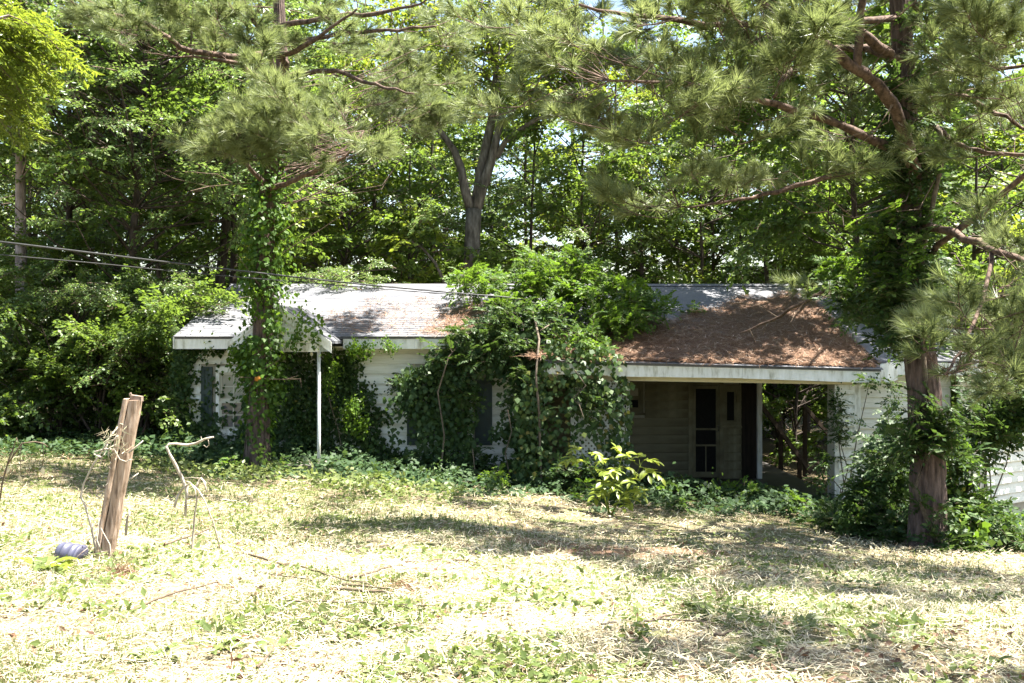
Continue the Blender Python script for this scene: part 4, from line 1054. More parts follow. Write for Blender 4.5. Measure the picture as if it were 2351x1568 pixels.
# ------------------------------------------------------------------ ivy and creeper on the front wall
def poly_in(px, py, poly):
    poly = np.array(poly, float); ins = np.zeros(len(px), bool); j = len(poly)-1
    for i in range(len(poly)):
        xi, yi = poly[i]; xj, yj = poly[j]
        c = ((yi > py) != (yj > py)) & (px < (xj-xi)*(py-yi)/(yj-yi+1e-9)+xi)
        ins ^= c; j = i
    return ins
def wall_ivy(parent, mat, n, Yw, poly, holes, depth, ll=.09, dens=None, name="leaves"):
    poly = np.array(poly, float); lo, hi = poly.min(0), poly.max(0)
    px = R.uniform(lo[0], hi[0], n); py = R.uniform(lo[1], hi[1], n)
    jx = px + 9*np.sin(py*.09) + R.normal(0, 6, n); jy = py + 8*np.sin(px*.11) + R.normal(0, 6, n)
    k = poly_in(jx, jy, poly)
    for (cx, cy, rx, ry, pr) in holes:
        k &= ~((((jx-cx)/rx)**2 + ((jy-cy)/ry)**2 < 1) & (R.random(n) < pr))
    px, py = px[k], py[k]; n = len(px)
    Y = Yw - .03 - np.abs(R.normal(0, depth, n))
    P = np.stack([(px-1175.5)/K*Y, Y, 1.6-(py-784)/K*Y], -1)
    P[:, 2] = np.maximum(P[:, 2], gz(P[:, 0], P[:, 1]) + .04)
    s = R.uniform(.55, 1.25, n); g = G()
    g.quads(leaf_quads(P, np.array([0,-.3,-1.]) + R.normal(0,.45,(n,3)), np.array([0,-1.,.5]) + R.normal(0,.38,(n,3)), ll*s, ll*.95*s, .1, .33))
    return g.build(name, mat, parent)
wi = thing("ivy", "dark ivy covering the house wall behind the porch post", "ivy", (-3.2, 19.9, float(gz(-3.2, 19.9))))
wall_ivy(wi, M['ivy'], 9000, YW, [(600,800),(840,800),(860,900),(900,1000),(960,1080),(1080,1105),(600,1105)],
         [(905,985,30,45,.85),(860,880,35,60,.9),(850,820,40,20,.9),(920,1030,35,25,.8),(760,820,25,20,.5)], .10)
wc = thing("ivy", "ivy hanging over the left corner, shutter and window of the house", "ivy", (-6.3, 19.9, float(gz(-6.3, 19.9))))
wall_ivy(wc, M['ivy'], 7500, YW, [(395,770),(470,790),(600,795),(600,1080),(400,1080)],
         [(446,910,18,58,.97),(478,905,17,85,.9),(530,910,36,90,.96),(490,830,60,30,.93),(505,1015,60,30,.93),(560,860,20,40,.6),(545,810,30,16,.6)], .07)
blobset(wc, I_wall, ((415,880,12,100,13,19.8,.15),(450,798,40,8,4,19.75,.1),(455,1055,60,22,10,19.6,.2),(578,900,12,90,8,19.7,.1)), (.6,.95), .3)
blobset(wi, I_wall, ((700,960,60,120,34,19.75,.15),(820,970,40,100,20,19.7,.15),(770,860,50,40,9,19.8,.1),(900,1080,100,20,16,19.5,.3)), (.7,1.1), .3)
# bright strand hanging beside the porch post
st = thing("vine_strand", "bright strand of creeper hanging from the eave right of the porch post", "vine", at(760, 1000, 19.2))
g = G(); q = dpts([(768,795,19.3),(760,850,19.2),(752,900,19.2),(762,940,19.2),(775,980,19.25),(785,1030,19.3)]); g.tube(q, .008, 5, 0, False); g.build("stem", M['vinewood'], st)
blobset(st, I_lit, ((760,830,12,30,5,19.2,.05),(755,880,10,30,4,19.2,.05),(800,935,28,25,8,19.2,.1),(830,805,40,10,6,19.25,.05),(890,800,20,12,4,19.3,.05),(825,985,30,25,4,19.3,.05)), (.45,.7), .3)

# ------------------------------------------------------------------ the great vine on the roof
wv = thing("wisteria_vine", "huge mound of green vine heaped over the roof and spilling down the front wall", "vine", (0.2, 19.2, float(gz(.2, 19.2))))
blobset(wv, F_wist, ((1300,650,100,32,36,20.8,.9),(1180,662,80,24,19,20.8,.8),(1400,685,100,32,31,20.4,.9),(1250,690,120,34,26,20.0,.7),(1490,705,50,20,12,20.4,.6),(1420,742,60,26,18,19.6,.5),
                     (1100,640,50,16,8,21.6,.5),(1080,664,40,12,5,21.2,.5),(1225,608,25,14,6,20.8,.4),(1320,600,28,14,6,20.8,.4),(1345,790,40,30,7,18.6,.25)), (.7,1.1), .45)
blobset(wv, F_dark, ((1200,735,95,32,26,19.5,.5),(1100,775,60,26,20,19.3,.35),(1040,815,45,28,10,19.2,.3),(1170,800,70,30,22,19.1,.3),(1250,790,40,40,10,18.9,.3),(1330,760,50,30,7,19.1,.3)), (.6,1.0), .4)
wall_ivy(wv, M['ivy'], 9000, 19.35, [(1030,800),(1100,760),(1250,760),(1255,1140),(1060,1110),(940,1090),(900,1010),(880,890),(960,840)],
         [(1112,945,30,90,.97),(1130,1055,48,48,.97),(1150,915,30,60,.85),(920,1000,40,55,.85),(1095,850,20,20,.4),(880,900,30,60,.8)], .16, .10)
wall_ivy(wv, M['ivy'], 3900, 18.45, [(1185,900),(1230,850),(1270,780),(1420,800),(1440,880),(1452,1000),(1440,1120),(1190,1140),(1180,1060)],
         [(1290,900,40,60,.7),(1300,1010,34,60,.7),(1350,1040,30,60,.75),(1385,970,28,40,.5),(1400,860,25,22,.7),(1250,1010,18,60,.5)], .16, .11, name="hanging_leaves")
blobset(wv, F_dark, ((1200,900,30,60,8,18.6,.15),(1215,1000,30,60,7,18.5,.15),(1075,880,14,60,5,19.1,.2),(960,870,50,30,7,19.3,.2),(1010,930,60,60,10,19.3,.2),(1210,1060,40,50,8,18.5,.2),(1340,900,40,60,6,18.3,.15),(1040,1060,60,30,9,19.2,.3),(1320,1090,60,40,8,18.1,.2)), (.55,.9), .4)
g = G()
for (P, r) in (([(1245,1130,18.2),(1240,1040,18.2),(1238,950,18.1),(1230,860,18.1),(1238,780,18.6),(1225,720,19.4),(1200,680,20.2)], .022), ([(1240,760,18.8),(1270,740,19.2),(1300,715,19.8)], .014),
               ([(1340,960,17.9),(1330,930,17.9),(1315,915,17.9),(1345,885,17.9),(1320,850,18)], .01), ([(1170,1090,18.3),(1160,1040,18.3),(1175,990,18.3),(1165,940,18.4)], .012), ([(1100,1130,18.4),(1090,1080,18.6),(1085,1030,18.8)], .012),
               ([(1010,1100,18.7),(1020,1000,18.8),(1005,900,18.9),(1030,820,18.9),(1080,760,19.3)], .016), ([(1150,700,20.4),(1250,680,20.4),(1350,700,20.2),(1450,710,20.1),(1520,712,20)], .018)):
    g.tube(dpts(P), r, 6, 0, False, .2)
g.build("stem", M['vinewood'], wv)
for _ in range(46):
    x = R.uniform(-5.6, 5.4); y = R.uniform(16.9, 19.4) if x < .5 else R.uniform(16.4, 18.6)
    c = np.array([x, y, float(gz(x, y)) + R.uniform(.05, .32)]); st_ = (F_dark, I_wall, F_wist)[int(R.integers(3))]
    inst("leaf_cluster", st_[R.integers(len(st_))], wi if x < -1 else wv, c, (R.normal(0,.4), R.normal(0,.4), R.random()*6.28), R.uniform(.5, .95))
# small plants on the roof
for k, (dx, dy) in enumerate(((1570,730),)):
    y = 21.3; p = at(dx, dy, y); p[2] = croofz(p[0], p[1]) + .03
    t = thing("roof_seedling", "small green seedling growing out of the needles on the carport roof", "plant", p)
    for j in range(3): inst("leaf_cluster", F_wist[j], t, p + (R.normal(0,.12), R.normal(0,.1), .08), (0,0,j*2.1), .6)

# ------------------------------------------------------------------ pine needle litter on the roofs
def litter(n, poly, zf, Y0, Y1, name, lab):
    y = R.uniform(Y0, Y1, n*3); x = R.uniform(-6.4, 6.7, n*3); z = zf(x, y)
    dx, dy = todx(x, y), tody(z, y)
    k = poly_in(dx + 14*np.sin(dy*.14) + R.normal(0, 10, len(x)), dy + 7*np.sin(dx*.06) + R.normal(0, 4, len(x)), poly)
    x, y, z = x[k][:n], y[k][:n], z[k][:n]; m = len(x)
    a = R.random(m)*6.28; L = R.uniform(.05, .13, m); W = R.uniform(.003, .008, m)
    d = np.stack([np.cos(a), np.sin(a), np.sin(a)*PITCH + R.normal(0,.12,m)], -1); s = np.stack([-np.sin(a), np.cos(a), np.cos(a)*PITCH], -1)
    P = np.stack([x, y, z + .03 + R.random(m)*.05], -1)
    g = G(); g.tris(np.stack([P - s*W[:, None], P + s*W[:, None], P + d*L[:, None]*2], 1))
    return g.build(name, M['litter'], None, "stuff")
vcz = np.vectorize(croofz)
poly_c = [(1225,835),(1240,800),(1330,760),(1450,745),(1560,735),(1660,700),(1790,683),(1980,690),(2060,760),(2060,850),(1900,848),(1230,838)]
# the bed itself follows the roof in a low uneven layer
xs_ = np.linspace(CX0+.05, CX1-.05, 150); ys_ = np.linspace(YC+.02, 22.9, 110)
X, Y = np.meshgrid(xs_, ys_); Z = croofz(X, Y)
ins = poly_in((todx(X, Y) + 12*np.sin(tody(Z, Y)*.14)).ravel(), (tody(Z, Y) + 6*np.sin(todx(X, Y)*.06)).ravel(), poly_c).reshape(X.shape).astype(float)
sm = ins.copy()
for _ in range(4):
    pd = np.pad(sm, 1, mode='edge'); sm = (pd[:-2,1:-1]+pd[2:,1:-1]+pd[1:-1,:-2]+pd[1:-1,2:]+pd[1:-1,1:-1])/5
Z = Z - .01 + sm*(.045 + .02*np.sin(X*7+Y*3)*np.sin(Y*9) + .008*R.random(X.shape))
V = np.stack([X, Y, Z], -1).reshape(-1, 3); nx, ny = len(xs_), len(ys_); i = np.arange(ny-1)[:, None]; j = np.arange(nx-1)[None, :]
F = np.stack([i*nx+j, i*nx+j+1, (i+1)*nx+j+1, (i+1)*nx+j], -1).reshape(-1, 4)
F = F[sm.reshape(-1)[F].min(1) > .25]
def bed_mat():
    m, nt, out = new_mat("needle_bed")
    f = noise(nt, 45, 5, None, .75); b = noise(nt, 3, 4)
    c = ramp(nt, [(.28, (.05,.027,.016)), (.5, (.135,.075,.043)), (.72, (.25,.16,.105))], f)
    c = mixc(nt, c, ramp(nt, [(.35, (.7,.65,.62)), (.65, (1.1,1.1,1.1))], b), .8, 'MULTIPLY')
    principled(nt, out, c, .95, .1, f, .9, .02); return m
g = G(); g.add(V, F, 0, True); g.build("needle_bed", bed_mat(), None, "stuff")
litter(42000, poly_c, vcz, YC, 22.9, "pine_needle_litter", "")
litter(14000, [(960,775),(1000,745),(1050,715),(1120,695),(1120,780)], lambda x, y: roofz(y), YE, 22.5, "pine_needle_litter", "")
litter(900, [(800,765),(810,740),(840,738),(850,765)], lambda x, y: roofz(y), YE, 22.5, "pine_needle_litter", "")
litter(3200, [(700,740),(850,690),(1100,690),(1000,770),(800,770)], lambda x, y: roofz(y), YE, 22.8, "pine_needle_litter", "")

# ------------------------------------------------------------------ shrubs and saplings in front of the house
def bushy(name, lab, cat, base, meshes, blobs, sc=(.8,1.15), nst=5):
    b = at(*base); b[2] = float(gz(b[0], b[1])); t = thing(name, lab, cat, b)
    g = G()
    for k in range(nst):
        bl = blobs[k % len(blobs)]; e = at(bl[0], bl[1], bl[5])
        g.tube([b + (R.normal(0,.1), R.normal(0,.1), -.03), (b+e)/2 + R.normal(0,.1,3), e], [.014,.011,.005], 5, 0, False)
    g.build("stems", M['vinewood'], t)
    for ms in meshes: blobset(t, ms[0], [(a, b_, c, d, max(1, int(n*ms[1])), Y, dY) for (a, b_, c, d, n, Y, dY) in blobs], sc, .4)
    return t
bushy("shrub", "dark green shrub in front of the clad column left of the big pine", "shrub", (1990,1235,15.3), [(F_dark, 1), (I_wall, .4)],
      ((1990,1205,65,38,26,15.3,.5),(1995,1130,30,35,9,15.8,.3),(2045,1100,28,45,12,15.3,.4),(2045,1010,20,30,4,16.2,.3),(1905,1205,30,25,6,15.8,.3),(2060,1205,25,35,8,14.6,.3)))
bushy("shrub", "leafy shrub at the foot of the big pine on its right side", "shrub", (2210,1230,14.2), [(F_dark, 1), (I_lit, .5)],
      ((2215,1215,45,35,20,14.3,.3),(2205,1150,35,35,9,14.5,.3),(2195,1070,28,30,5,14.6,.3),(2290,1240,55,28,16,14.6,.4),(2200,1255,40,18,7,13.6,.2)))
bushy("hanging_vine", "dark leafy vine hanging across the wall at the right edge beyond the pine", "vine", (2260,1150,16.5), [(F_dark, 1), (I_wall, .6)],
      ((2300,975,48,38,16,16.3,.3),(2262,1030,16,30,5,16.3,.2),(2335,930,30,50,10,16.2,.3),(2258,930,10,40,4,16.6,.2)))
bushy("creeper", "thin creeper climbing the left side of the clad carport column", "vine", (1930,1120,18.4), [(F_dark, .6), (I_wall, .6)],
      ((1918,930,7,50,7,18.45,.06),(1920,985,9,40,5,18.4,.06),(1890,1075,20,45,6,18.1,.2),(1995,885,12,18,3,18.2,.1),(2048,910,22,40,6,18.0,.2),(2050,980,22,35,6,17.8,.2)), (.45,.7), 4)
def big_leaf(base, d, L, W, up):
    n = 7; u = np.linspace(0, 1, n); d = unit(np.array(d, float)); sd = unit(np.cross(d, [0,0,1.])); V = []
    for q in u:
        c = base + d*L*q + np.array([0,0,up*L*(q - q*q*1.1)]); w = W*math.sin(math.pi*min(1, q*.92+.06))**.8*.5
        V += [c + sd*w + (0,0,.25*w), c, c - sd*w + (0,0,.25*w)]
    V = np.array(V); F = []
    for i in range(n-1):
        for k in (0, 1): F.append((i*3+k, i*3+k+1, (i+1)*3+k+1, (i+1)*3+k))
    return V, F
def leaf_mesh(mat, W, up):
    V, F = big_leaf(np.zeros(3), (1, 0, 0), 1.0, W, up); g = G(); g.add(V, F, 0, True); return g.mesh("leaf", mat)
SAPL = [leaf_mesh(M['sap'], w, u) for w, u in ((.36,.12),(.42,.2),(.38,.3))]
sb = at(1400, 1190, 15.6); sb[2] = float(gz(sb[0], sb[1]))
sp = thing("sapling", "glowing yellow-green sapling with large compound leaves in front of the lattice", "sapling", sb)
g = G()
sb[2] += 0
nodes = [(1330,1020,15.7),(1310,1050,15.6),(1345,1060,15.6),(1365,1035,15.7),(1430,1040,15.5),(1400,1070,15.4),(1450,1060,15.4),(1480,1050,15.5),(1490,1080,15.4),(1420,1100,15.4),(1455,1095,15.3),(1385,1100,15.5),(1440,1130,15.3),(1405,1135,15.4),(1470,1120,15.3),(1395,1050,15.6),(1420,1075,15.3),(1475,1075,15.2),(1440,1075,15.6),(1375,1075,15.6),(1430,1150,15.2),(1465,1040,15.6),(1380,1120,15.3),(1410,1115,15.2)]
q1 = [sb-(0,0,.05), at(1395,1150,15.5), at(1410,1100,15.45), at(1425,1060,15.5)]; q2 = [sb-(0,0,.05), at(1385,1130,15.55), at(1355,1080,15.65), at(1338,1045,15.7)]; q3 = [sb-(0,0,.05), at(1420,1150,15.45), at(1450,1110,15.4), at(1470,1070,15.4)]
W_ = np.vstack([np.array([np.array(a)*(1-t)+np.array(b)*t for a, b in zip(q[1:-1], q[2:]) for t in (0,.25,.5,.75,1)]) for q in (q1, q2, q3)])
for q in (q1, q2, q3): g.tube(q, [.014,.011,.008,.005], 5, 0, False)
nl_ = 0
for nd in nodes:
    p = at(*nd); bpt = W_[np.argmin(np.linalg.norm(W_ - p, axis=1))]
    d = unit(p - bpt + np.array([R.normal(0,.08), -.05 + R.normal(0,.08), .02])); d[2] *= .5; d = unit(d)
    t4 = np.linspace(0, 1, 6); Lr = .26*R.uniform(.8, 1.3)
    line = bpt + (p - bpt)*.5 + d*Lr*t4[:, None] + np.array([0,0,-.10])*(t4**2)[:, None]
    g.tube(np.vstack([[bpt], line]), [.005]*3 + [.004,.003,.0025,.002], 4, 0, False)
    side = unit(np.cross(d, [0,0,1.]))
    for k in range(6):
        pos = line[k]; tg = unit(line[min(k+1,5)] - line[max(k-1,0)])
        for sg in ((-1, 1) if k < 5 else (0,)):
            if k == 0: continue
            D_ = unit(tg*(.6 if sg else 1) + side*sg*.85 + np.array([0,0,-.15 + R.normal(0,.2)]) + R.normal(0,.1,3))
            up_ = np.array([0,-.25,1.]) + R.normal(0,.25,3); up_ = unit(up_ - D_*(up_@D_)); sd_ = np.cross(up_, D_)
            o = inst("leaf", SAPL[R.integers(3)], sp, pos)
            Ls = .15*R.uniform(.75,1.25)
            mw = Matrix(((D_[0], sd_[0], up_[0], 0), (D_[1], sd_[1], up_[1], 0), (D_[2], sd_[2], up_[2], 0), (0,0,0,1)))
            o.rotation_euler = mw.to_euler(); o.scale = (Ls, Ls, Ls); nl_ += 1
g.build("stems", M['sap'], sp)

# ------------------------------------------------------------------ ground cover, grass, weeds
def scatter(n, y0, y1, power=1.0, w=.70):
    u = R.random(n); y = y0*(y1/y0)**u if power == 1 else y0 + (y1-y0)*u**power
    x = R.uniform(-w, w, n)*y
    return x, y
def vnoise(x, y, s, seed):
    r = np.random.default_rng(seed); T = r.random((64, 64)); a = x*s + 300; b = y*s + 300
    i, j = np.floor(a).astype(int), np.floor(b).astype(int); fa, fb = a-i, b-j; fa = fa*fa*(3-2*fa); fb = fb*fb*(3-2*fb)
    q = lambda p, w_: T[p % 64, w_ % 64]
    return (q(i,j)*(1-fa)+q(i+1,j)*fa)*(1-fb) + (q(i,j+1)*(1-fa)+q(i+1,j+1)*fa)*fb
def inside_house(x, y): return ((x > XL) & (x < 6.4) & (y > 19.9)) | ((x > XR) & (x < 6.4) & (y > 18.9))
# mown straw, lying
n = 335000; x, y = scatter(n, 3.6, 20)
dens = .35 + .65*vnoise(x, y, 1.1, 3); dens = dens*(.45 + .8*vnoise(x, y, 6.0, 62)); k = (R.random(n) < dens) & ~inside_house(x, y) & (R.random(n) < np.interp(y, [3,12,17,20], [1,1,.45,.15]))
x, y = x[k], y[k]; m = len(x); a = R.random(m)*6.28; L = R.uniform(.035, .15, m)*np.interp(y, [4,10,20], [.8,1,1.3]); W = R.uniform(.0013, .0034, m)*np.interp(y, [4,10,20], [1,1.5,2.5])
pit = R.normal(.08, .22, m); d = np.stack([np.cos(a)*np.cos(pit), np.sin(a)*np.cos(pit), np.sin(pit)], -1); s = np.stack([-np.sin(a), np.cos(a), R.normal(0,.4,m)], -1)
P = np.stack([x, y, gz(x, y) + R.random(m)**2*.06*(.5 + 1.6*vnoise(x, y, 4.0, 61)) + .006], -1)
g = G(); g.tris(np.stack([P - s*W[:, None], P + s*W[:, None], P + d*L[:, None]], 1)); g.build("cut_grass", M['straw'], None, "stuff")
# short standing blades
n = 135000; x, y = scatter(n, 3.8, 20)
gr = vnoise(x, y, .8, 9) + .35*((x < -1.5) & (y > 11)); k = (R.random(n) < np.clip(gr*1.5-.45, .03, 1)) & ~inside_house(x, y); x, y = x[k], y[k]; m = len(x)
a = R.random(m)*6.28; H = R.uniform(.03, .13, m); W = R.uniform(.0018, .004, m)*np.interp(y, [4,10,20], [1,1.5,2.2])
P = np.stack([x, y, gz(x, y)], -1); s = np.stack([np.cos(a), np.sin(a), 0*a], -1)*W[:, None]
tip = P + np.stack([R.normal(0,.45,m)*H, R.normal(0,.45,m)*H, H], -1)
g = G(); g.tris(np.stack([P - s, P + s, tip], 1)); g.build("grass_blades", M['weed'], None, "stuff")
# broad weed leaves
n = 74000; x, y = scatter(n, 3.8, 20)
gr = vnoise(x, y, 1.0, 21)*.6 + vnoise(x, y, 3.0, 22)*.4 + .12*((x < 0) & (y > 12)); k = (R.random(n) < np.clip((gr-.50)*3.5, .015, 1)) & ~inside_house(x, y); x, y = x[k], y[k]; m = len(x)
P = np.stack([x, y, gz(x, y) + R.random(m)*.07 + .01], -1); sz = R.uniform(.5, 1.3, m)
g = G(); g.quads(leaf_quads(P, np.stack([R.normal(0,1,m), R.normal(0,1,m), R.normal(.2,.4,m)], -1), np.array([0,0,1]) + R.normal(0,.45,(m,3)), .06*sz, .035*sz, .12)); g.build("weeds", M['weed'], None, "stuff")
n = 9000; x, y = scatter(n, 3.8, 19); k = ~inside_house(x, y) & (R.random(n) < vnoise(x, y, 1.5, 77)*1.1); x, y = x[k], y[k]; m = len(x)
P = np.stack([x, y, gz(x, y) + .03 + R.random(m)*.03], -1); sz = R.uniform(.5, 1.3, m)
g = G(); g.quads(leaf_quads(P, np.stack([R.normal(0,1,m), R.normal(0,1,m), R.normal(.1,.3,m)], -1), np.array([0,0,1]) + R.normal(0,.7,(m,3)), .055*sz, .025*sz, .25)); g.build("dry_leaves", M['litter'], None, "stuff")
# shaded ivy mat along the house front
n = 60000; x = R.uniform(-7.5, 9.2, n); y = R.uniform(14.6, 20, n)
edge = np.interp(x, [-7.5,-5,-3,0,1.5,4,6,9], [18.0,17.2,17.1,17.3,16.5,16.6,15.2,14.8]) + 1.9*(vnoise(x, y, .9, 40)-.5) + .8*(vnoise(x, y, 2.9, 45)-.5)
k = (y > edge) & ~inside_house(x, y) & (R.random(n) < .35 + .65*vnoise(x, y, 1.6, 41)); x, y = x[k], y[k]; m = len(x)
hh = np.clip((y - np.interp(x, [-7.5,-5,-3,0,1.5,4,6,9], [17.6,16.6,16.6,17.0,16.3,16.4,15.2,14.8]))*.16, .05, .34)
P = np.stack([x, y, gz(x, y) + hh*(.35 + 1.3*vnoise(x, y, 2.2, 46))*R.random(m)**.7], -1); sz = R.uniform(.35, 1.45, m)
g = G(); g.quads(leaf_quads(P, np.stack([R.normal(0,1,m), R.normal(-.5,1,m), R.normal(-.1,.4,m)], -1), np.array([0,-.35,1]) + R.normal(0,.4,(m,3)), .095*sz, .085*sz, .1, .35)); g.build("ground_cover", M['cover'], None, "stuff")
# leafy fringe lit by the sun at the edge of the mat, left part
n = 3000; x = R.uniform(-6.5, -.8, n); y = np.interp(x, [-6.5,-4,-2,.5], [16.9,16.2,15.9,15.6]) + R.normal(.5, .5, n)
k = R.random(n) < vnoise(x, y, 1.4, 44)*1.2; x, y = x[k], y[k]; m = len(x)
P = np.stack([x, y, gz(x, y) + R.random(m)*.22], -1); sz = R.uniform(.6, 1.3, m)
g = G(); g.quads(leaf_quads(P, np.stack([R.normal(0,1,m), R.normal(-.5,1,m), R.normal(.3,.5,m)], -1), np.array([0,-.3,1]) + R.normal(0,.5,(m,3)), .10*sz, .055*sz, .1, .4)); g.build("weed_fringe", M['weed'], None, "stuff")
# forest floor leaves at the left and under the trees
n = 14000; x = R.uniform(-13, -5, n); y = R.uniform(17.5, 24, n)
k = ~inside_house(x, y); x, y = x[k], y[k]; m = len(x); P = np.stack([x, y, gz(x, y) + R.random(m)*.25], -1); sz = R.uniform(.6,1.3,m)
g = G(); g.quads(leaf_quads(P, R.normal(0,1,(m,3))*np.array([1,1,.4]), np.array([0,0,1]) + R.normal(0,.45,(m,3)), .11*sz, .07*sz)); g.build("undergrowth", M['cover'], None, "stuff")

# ------------------------------------------------------------------ leaning post and bits in the foreground
YP = 9.05
def fp(dx, dy, Y=YP): return at(dx, dy, Y)
pb = fp(238, 1283); pb[2] = float(gz(pb[0], YP))
post = thing("fence_post", "leaning split wooden fence post with rusty bracket on top", "post", pb)
top = fp(305, 915); ax = top - pb; L = np.linalg.norm(ax)
def post_piece(a0, a1, dlt, top_f):
    g = G(); n = 14; u = np.linspace(-.12, top_f, n); V = []
    wdt = np.interp(u, [0, 1], [.088, .078])
    for k in range(n):
        c = pb + ax*u[k]; w = wdt[k]; j = R.normal(0, .003, 8)
        q = np.array([(a0*w, -.06), ((a0*.6+a1*.4)*w, -.075), ((a0*.3+a1*.7)*w, -.075), (a1*w, -.06), (a1*w, .05), ((a0*.3+a1*.7)*w, .07), ((a0*.6+a1*.4)*w, .07), (a0*w, .05)])
        q[:, 0] += j + dlt; q[:, 1] += R.normal(0, .003, 8)
        rz = .35
        for (qx, qy) in q: V.append(c + np.array([qx*math.cos(rz) - qy*math.sin(rz)*.6, qx*math.sin(rz) + qy*math.cos(rz), 0]))
    V = np.array(V); i = np.arange(n-1)[:, None]; jj = np.arange(8)[None, :]; j2 = (jj+1) % 8
    F = np.stack([i*8+jj, i*8+j2, (i+1)*8+j2, (i+1)*8+jj], -1).reshape(-1, 4)
    g.add(V, F, 0); g.f.append((np.array([[(n-1)*8+q for q in range(8)]]), 0, False)); return g
post_piece(-1, -.38, 0, 1.0).build("split_timber", M['post'], post)
post_piece(-.30, 1, 0, .99).build("split_timber", M['post'], post)
g = G(); tp_ = top + np.array([.03, 0, .0])
g.hexa([tp_+(-.045,-.03,-.01),tp_+(.055,-.03,-.025),tp_+(.055,.03,-.025),tp_+(-.045,.03,-.01),tp_+(-.045,-.03,.035),tp_+(.055,-.03,.02),tp_+(.055,.03,.02),tp_+(-.045,.03,.035)])
g.tube([tp_+(-.04,-.035,.03), tp_+(-.045,-.036,.045), tp_+(-.03,-.036,.05)], .008, 6); g.build("bracket", M['iron'], post)
g = G()
for k in range(16):
    u = R.uniform(.3, .85); c = pb + ax*u + np.array([R.uniform(-.09,-.02), -.075, 0]); e = c + np.array([R.uniform(-.06,-.0), -.02, R.uniform(-.05,.06)])
    g.tube([c, (c+e)/2 + (0,-.01,0), e], [.006,.004,.001], 4, 0, False)
g.build("splinters", M['deadwood'], post)
# dead vine stems tangled round the post
dv = thing("dead_vine", "dead woody vine stems leaning against and curling round the fence post", "vine", fp(200, 1280, 8.9))
g = G()
for (P, r) in (([(225,1290),(210,1210),(195,1160),(185,1140),(192,1110),(212,1070),(232,1040),(255,1000),(270,980)], .012), ([(232,1050),(215,1043),(218,1037),(243,1030),(262,1032),(275,1055),(290,1060),(300,1055)], .009),
               ([(295,1040),(310,1028),(322,1018),(328,1012)], .009), ([(240,1290),(222,1240),(228,1190)], .010), ([(258,1330),(252,1250),(230,1210),(200,1180)], .006), ([(247,1020),(235,1050),(228,1075),(238,1085)], .005), ([(270,1000),(255,1015),(248,1045),(252,1060)], .006),
               ([(300,1100),(318,1086)], .008), ([(288,1230),(292,1190),(298,1175)], .014)):
    g.tube(np.array([at(a, b_, 8.87 + .03*i % .05) for i, (a, b_) in enumerate(P)]), np.linspace(r, r*.55, len(P)), 5, 0, True, .2)
g.build("stem", M['deadwood'], dv)
g = G(); n = 90
P = np.array([at(R.uniform(235,290), R.uniform(985,1045), 8.86+R.uniform(-.05,.05)) for _ in range(n)]); d = R.normal(0,1,(n,3))
s = unit(np.cross(d, [0,1,0]))*.003; g.tris(np.stack([P-s, P+s, P+unit(d)*R.uniform(.04,.12,(n,1))], 1)); g.build("shreds", M['straw'], dv)
# curled bare root-like branch
cb = at(440, 1175, 9.6); cb[2] = float(gz(cb[0], 9.6))
cr = thing("bare_branch", "pale curled bare branch standing in the cut grass right of the fence post", "branch", cb)
g = G()
for (P, r) in (([(440,1285),(441,1255),(444,1220),(447,1180),(452,1150),(448,1125),(437,1108),(425,1105)], .014), ([(430,1145),(428,1125),(418,1098),(400,1062),(388,1040),(382,1025),(388,1019),(405,1019),(430,1022),(450,1018),(470,1008),(490,1003)], .022),
               ([(400,1165),(408,1140),(420,1120),(437,1110),(455,1125),(470,1150),(490,1200),(505,1260)], .016), ([(425,1185),(428,1140),(430,1115)], .02), ([(448,1125),(455,1108),(462,1098),(468,1105),(475,1130)], .018), ([(462,1098),(440,1096),(418,1098)], .005), ([(455,1016),(465,1013),(461,1002)], .008),
               ([(478,1010),(480,1022),(474,1027),(468,1022)], .006)):
    g.tube(np.array([at(a, b_, 9.6 + .04*math.sin(i)) for i, (a, b_) in enumerate(P)]), np.linspace(r*.75, r*.4, len(P))*R.uniform(.8, 1.25, len(P)), 7, 0, True, .15)
g.build("stem", M['deadwood'], cr)
# bare drooping twig at the left edge
tw = at(5, 1110, 10.5); tw[2] = float(gz(tw[0], 10.5)); t = thing("bare_twig", "thin drooping bare twig at the left edge of the clearing", "twig", tw)
g = G()
for (P, r) in (([(-8,1190),(5,1110),(18,1060),(30,1030),(38,1005),(42,1020)], .010), ([(18,1065),(35,1040),(50,1018),(80,1014),(100,1018),(110,1026)], .009), ([(97,1018),(100,1040),(98,1068)], .006), ([(50,1018),(46,1045),(47,1080)], .005), ([(30,1030),(24,1070)], .004)):
    g.tube(np.array([at(a, b_, 10.5) for (a, b_) in P]), np.linspace(r, r*.5, len(P)), 5, 0, True, .2)
g.build("stem", M['twig'], t)
g = G(); P = np.array([at(98,1072,10.5), at(44,1090,10.5), at(20,1070,10.5)]); g.quads(leaf_quads(P, np.array([[0,0,-1.],[.2,0,-1],[-.3,0,-1]]), np.array([[0,-1,.2]]*3, float), .09, .05)); g.build("dry_leaf", M['straw'], t)
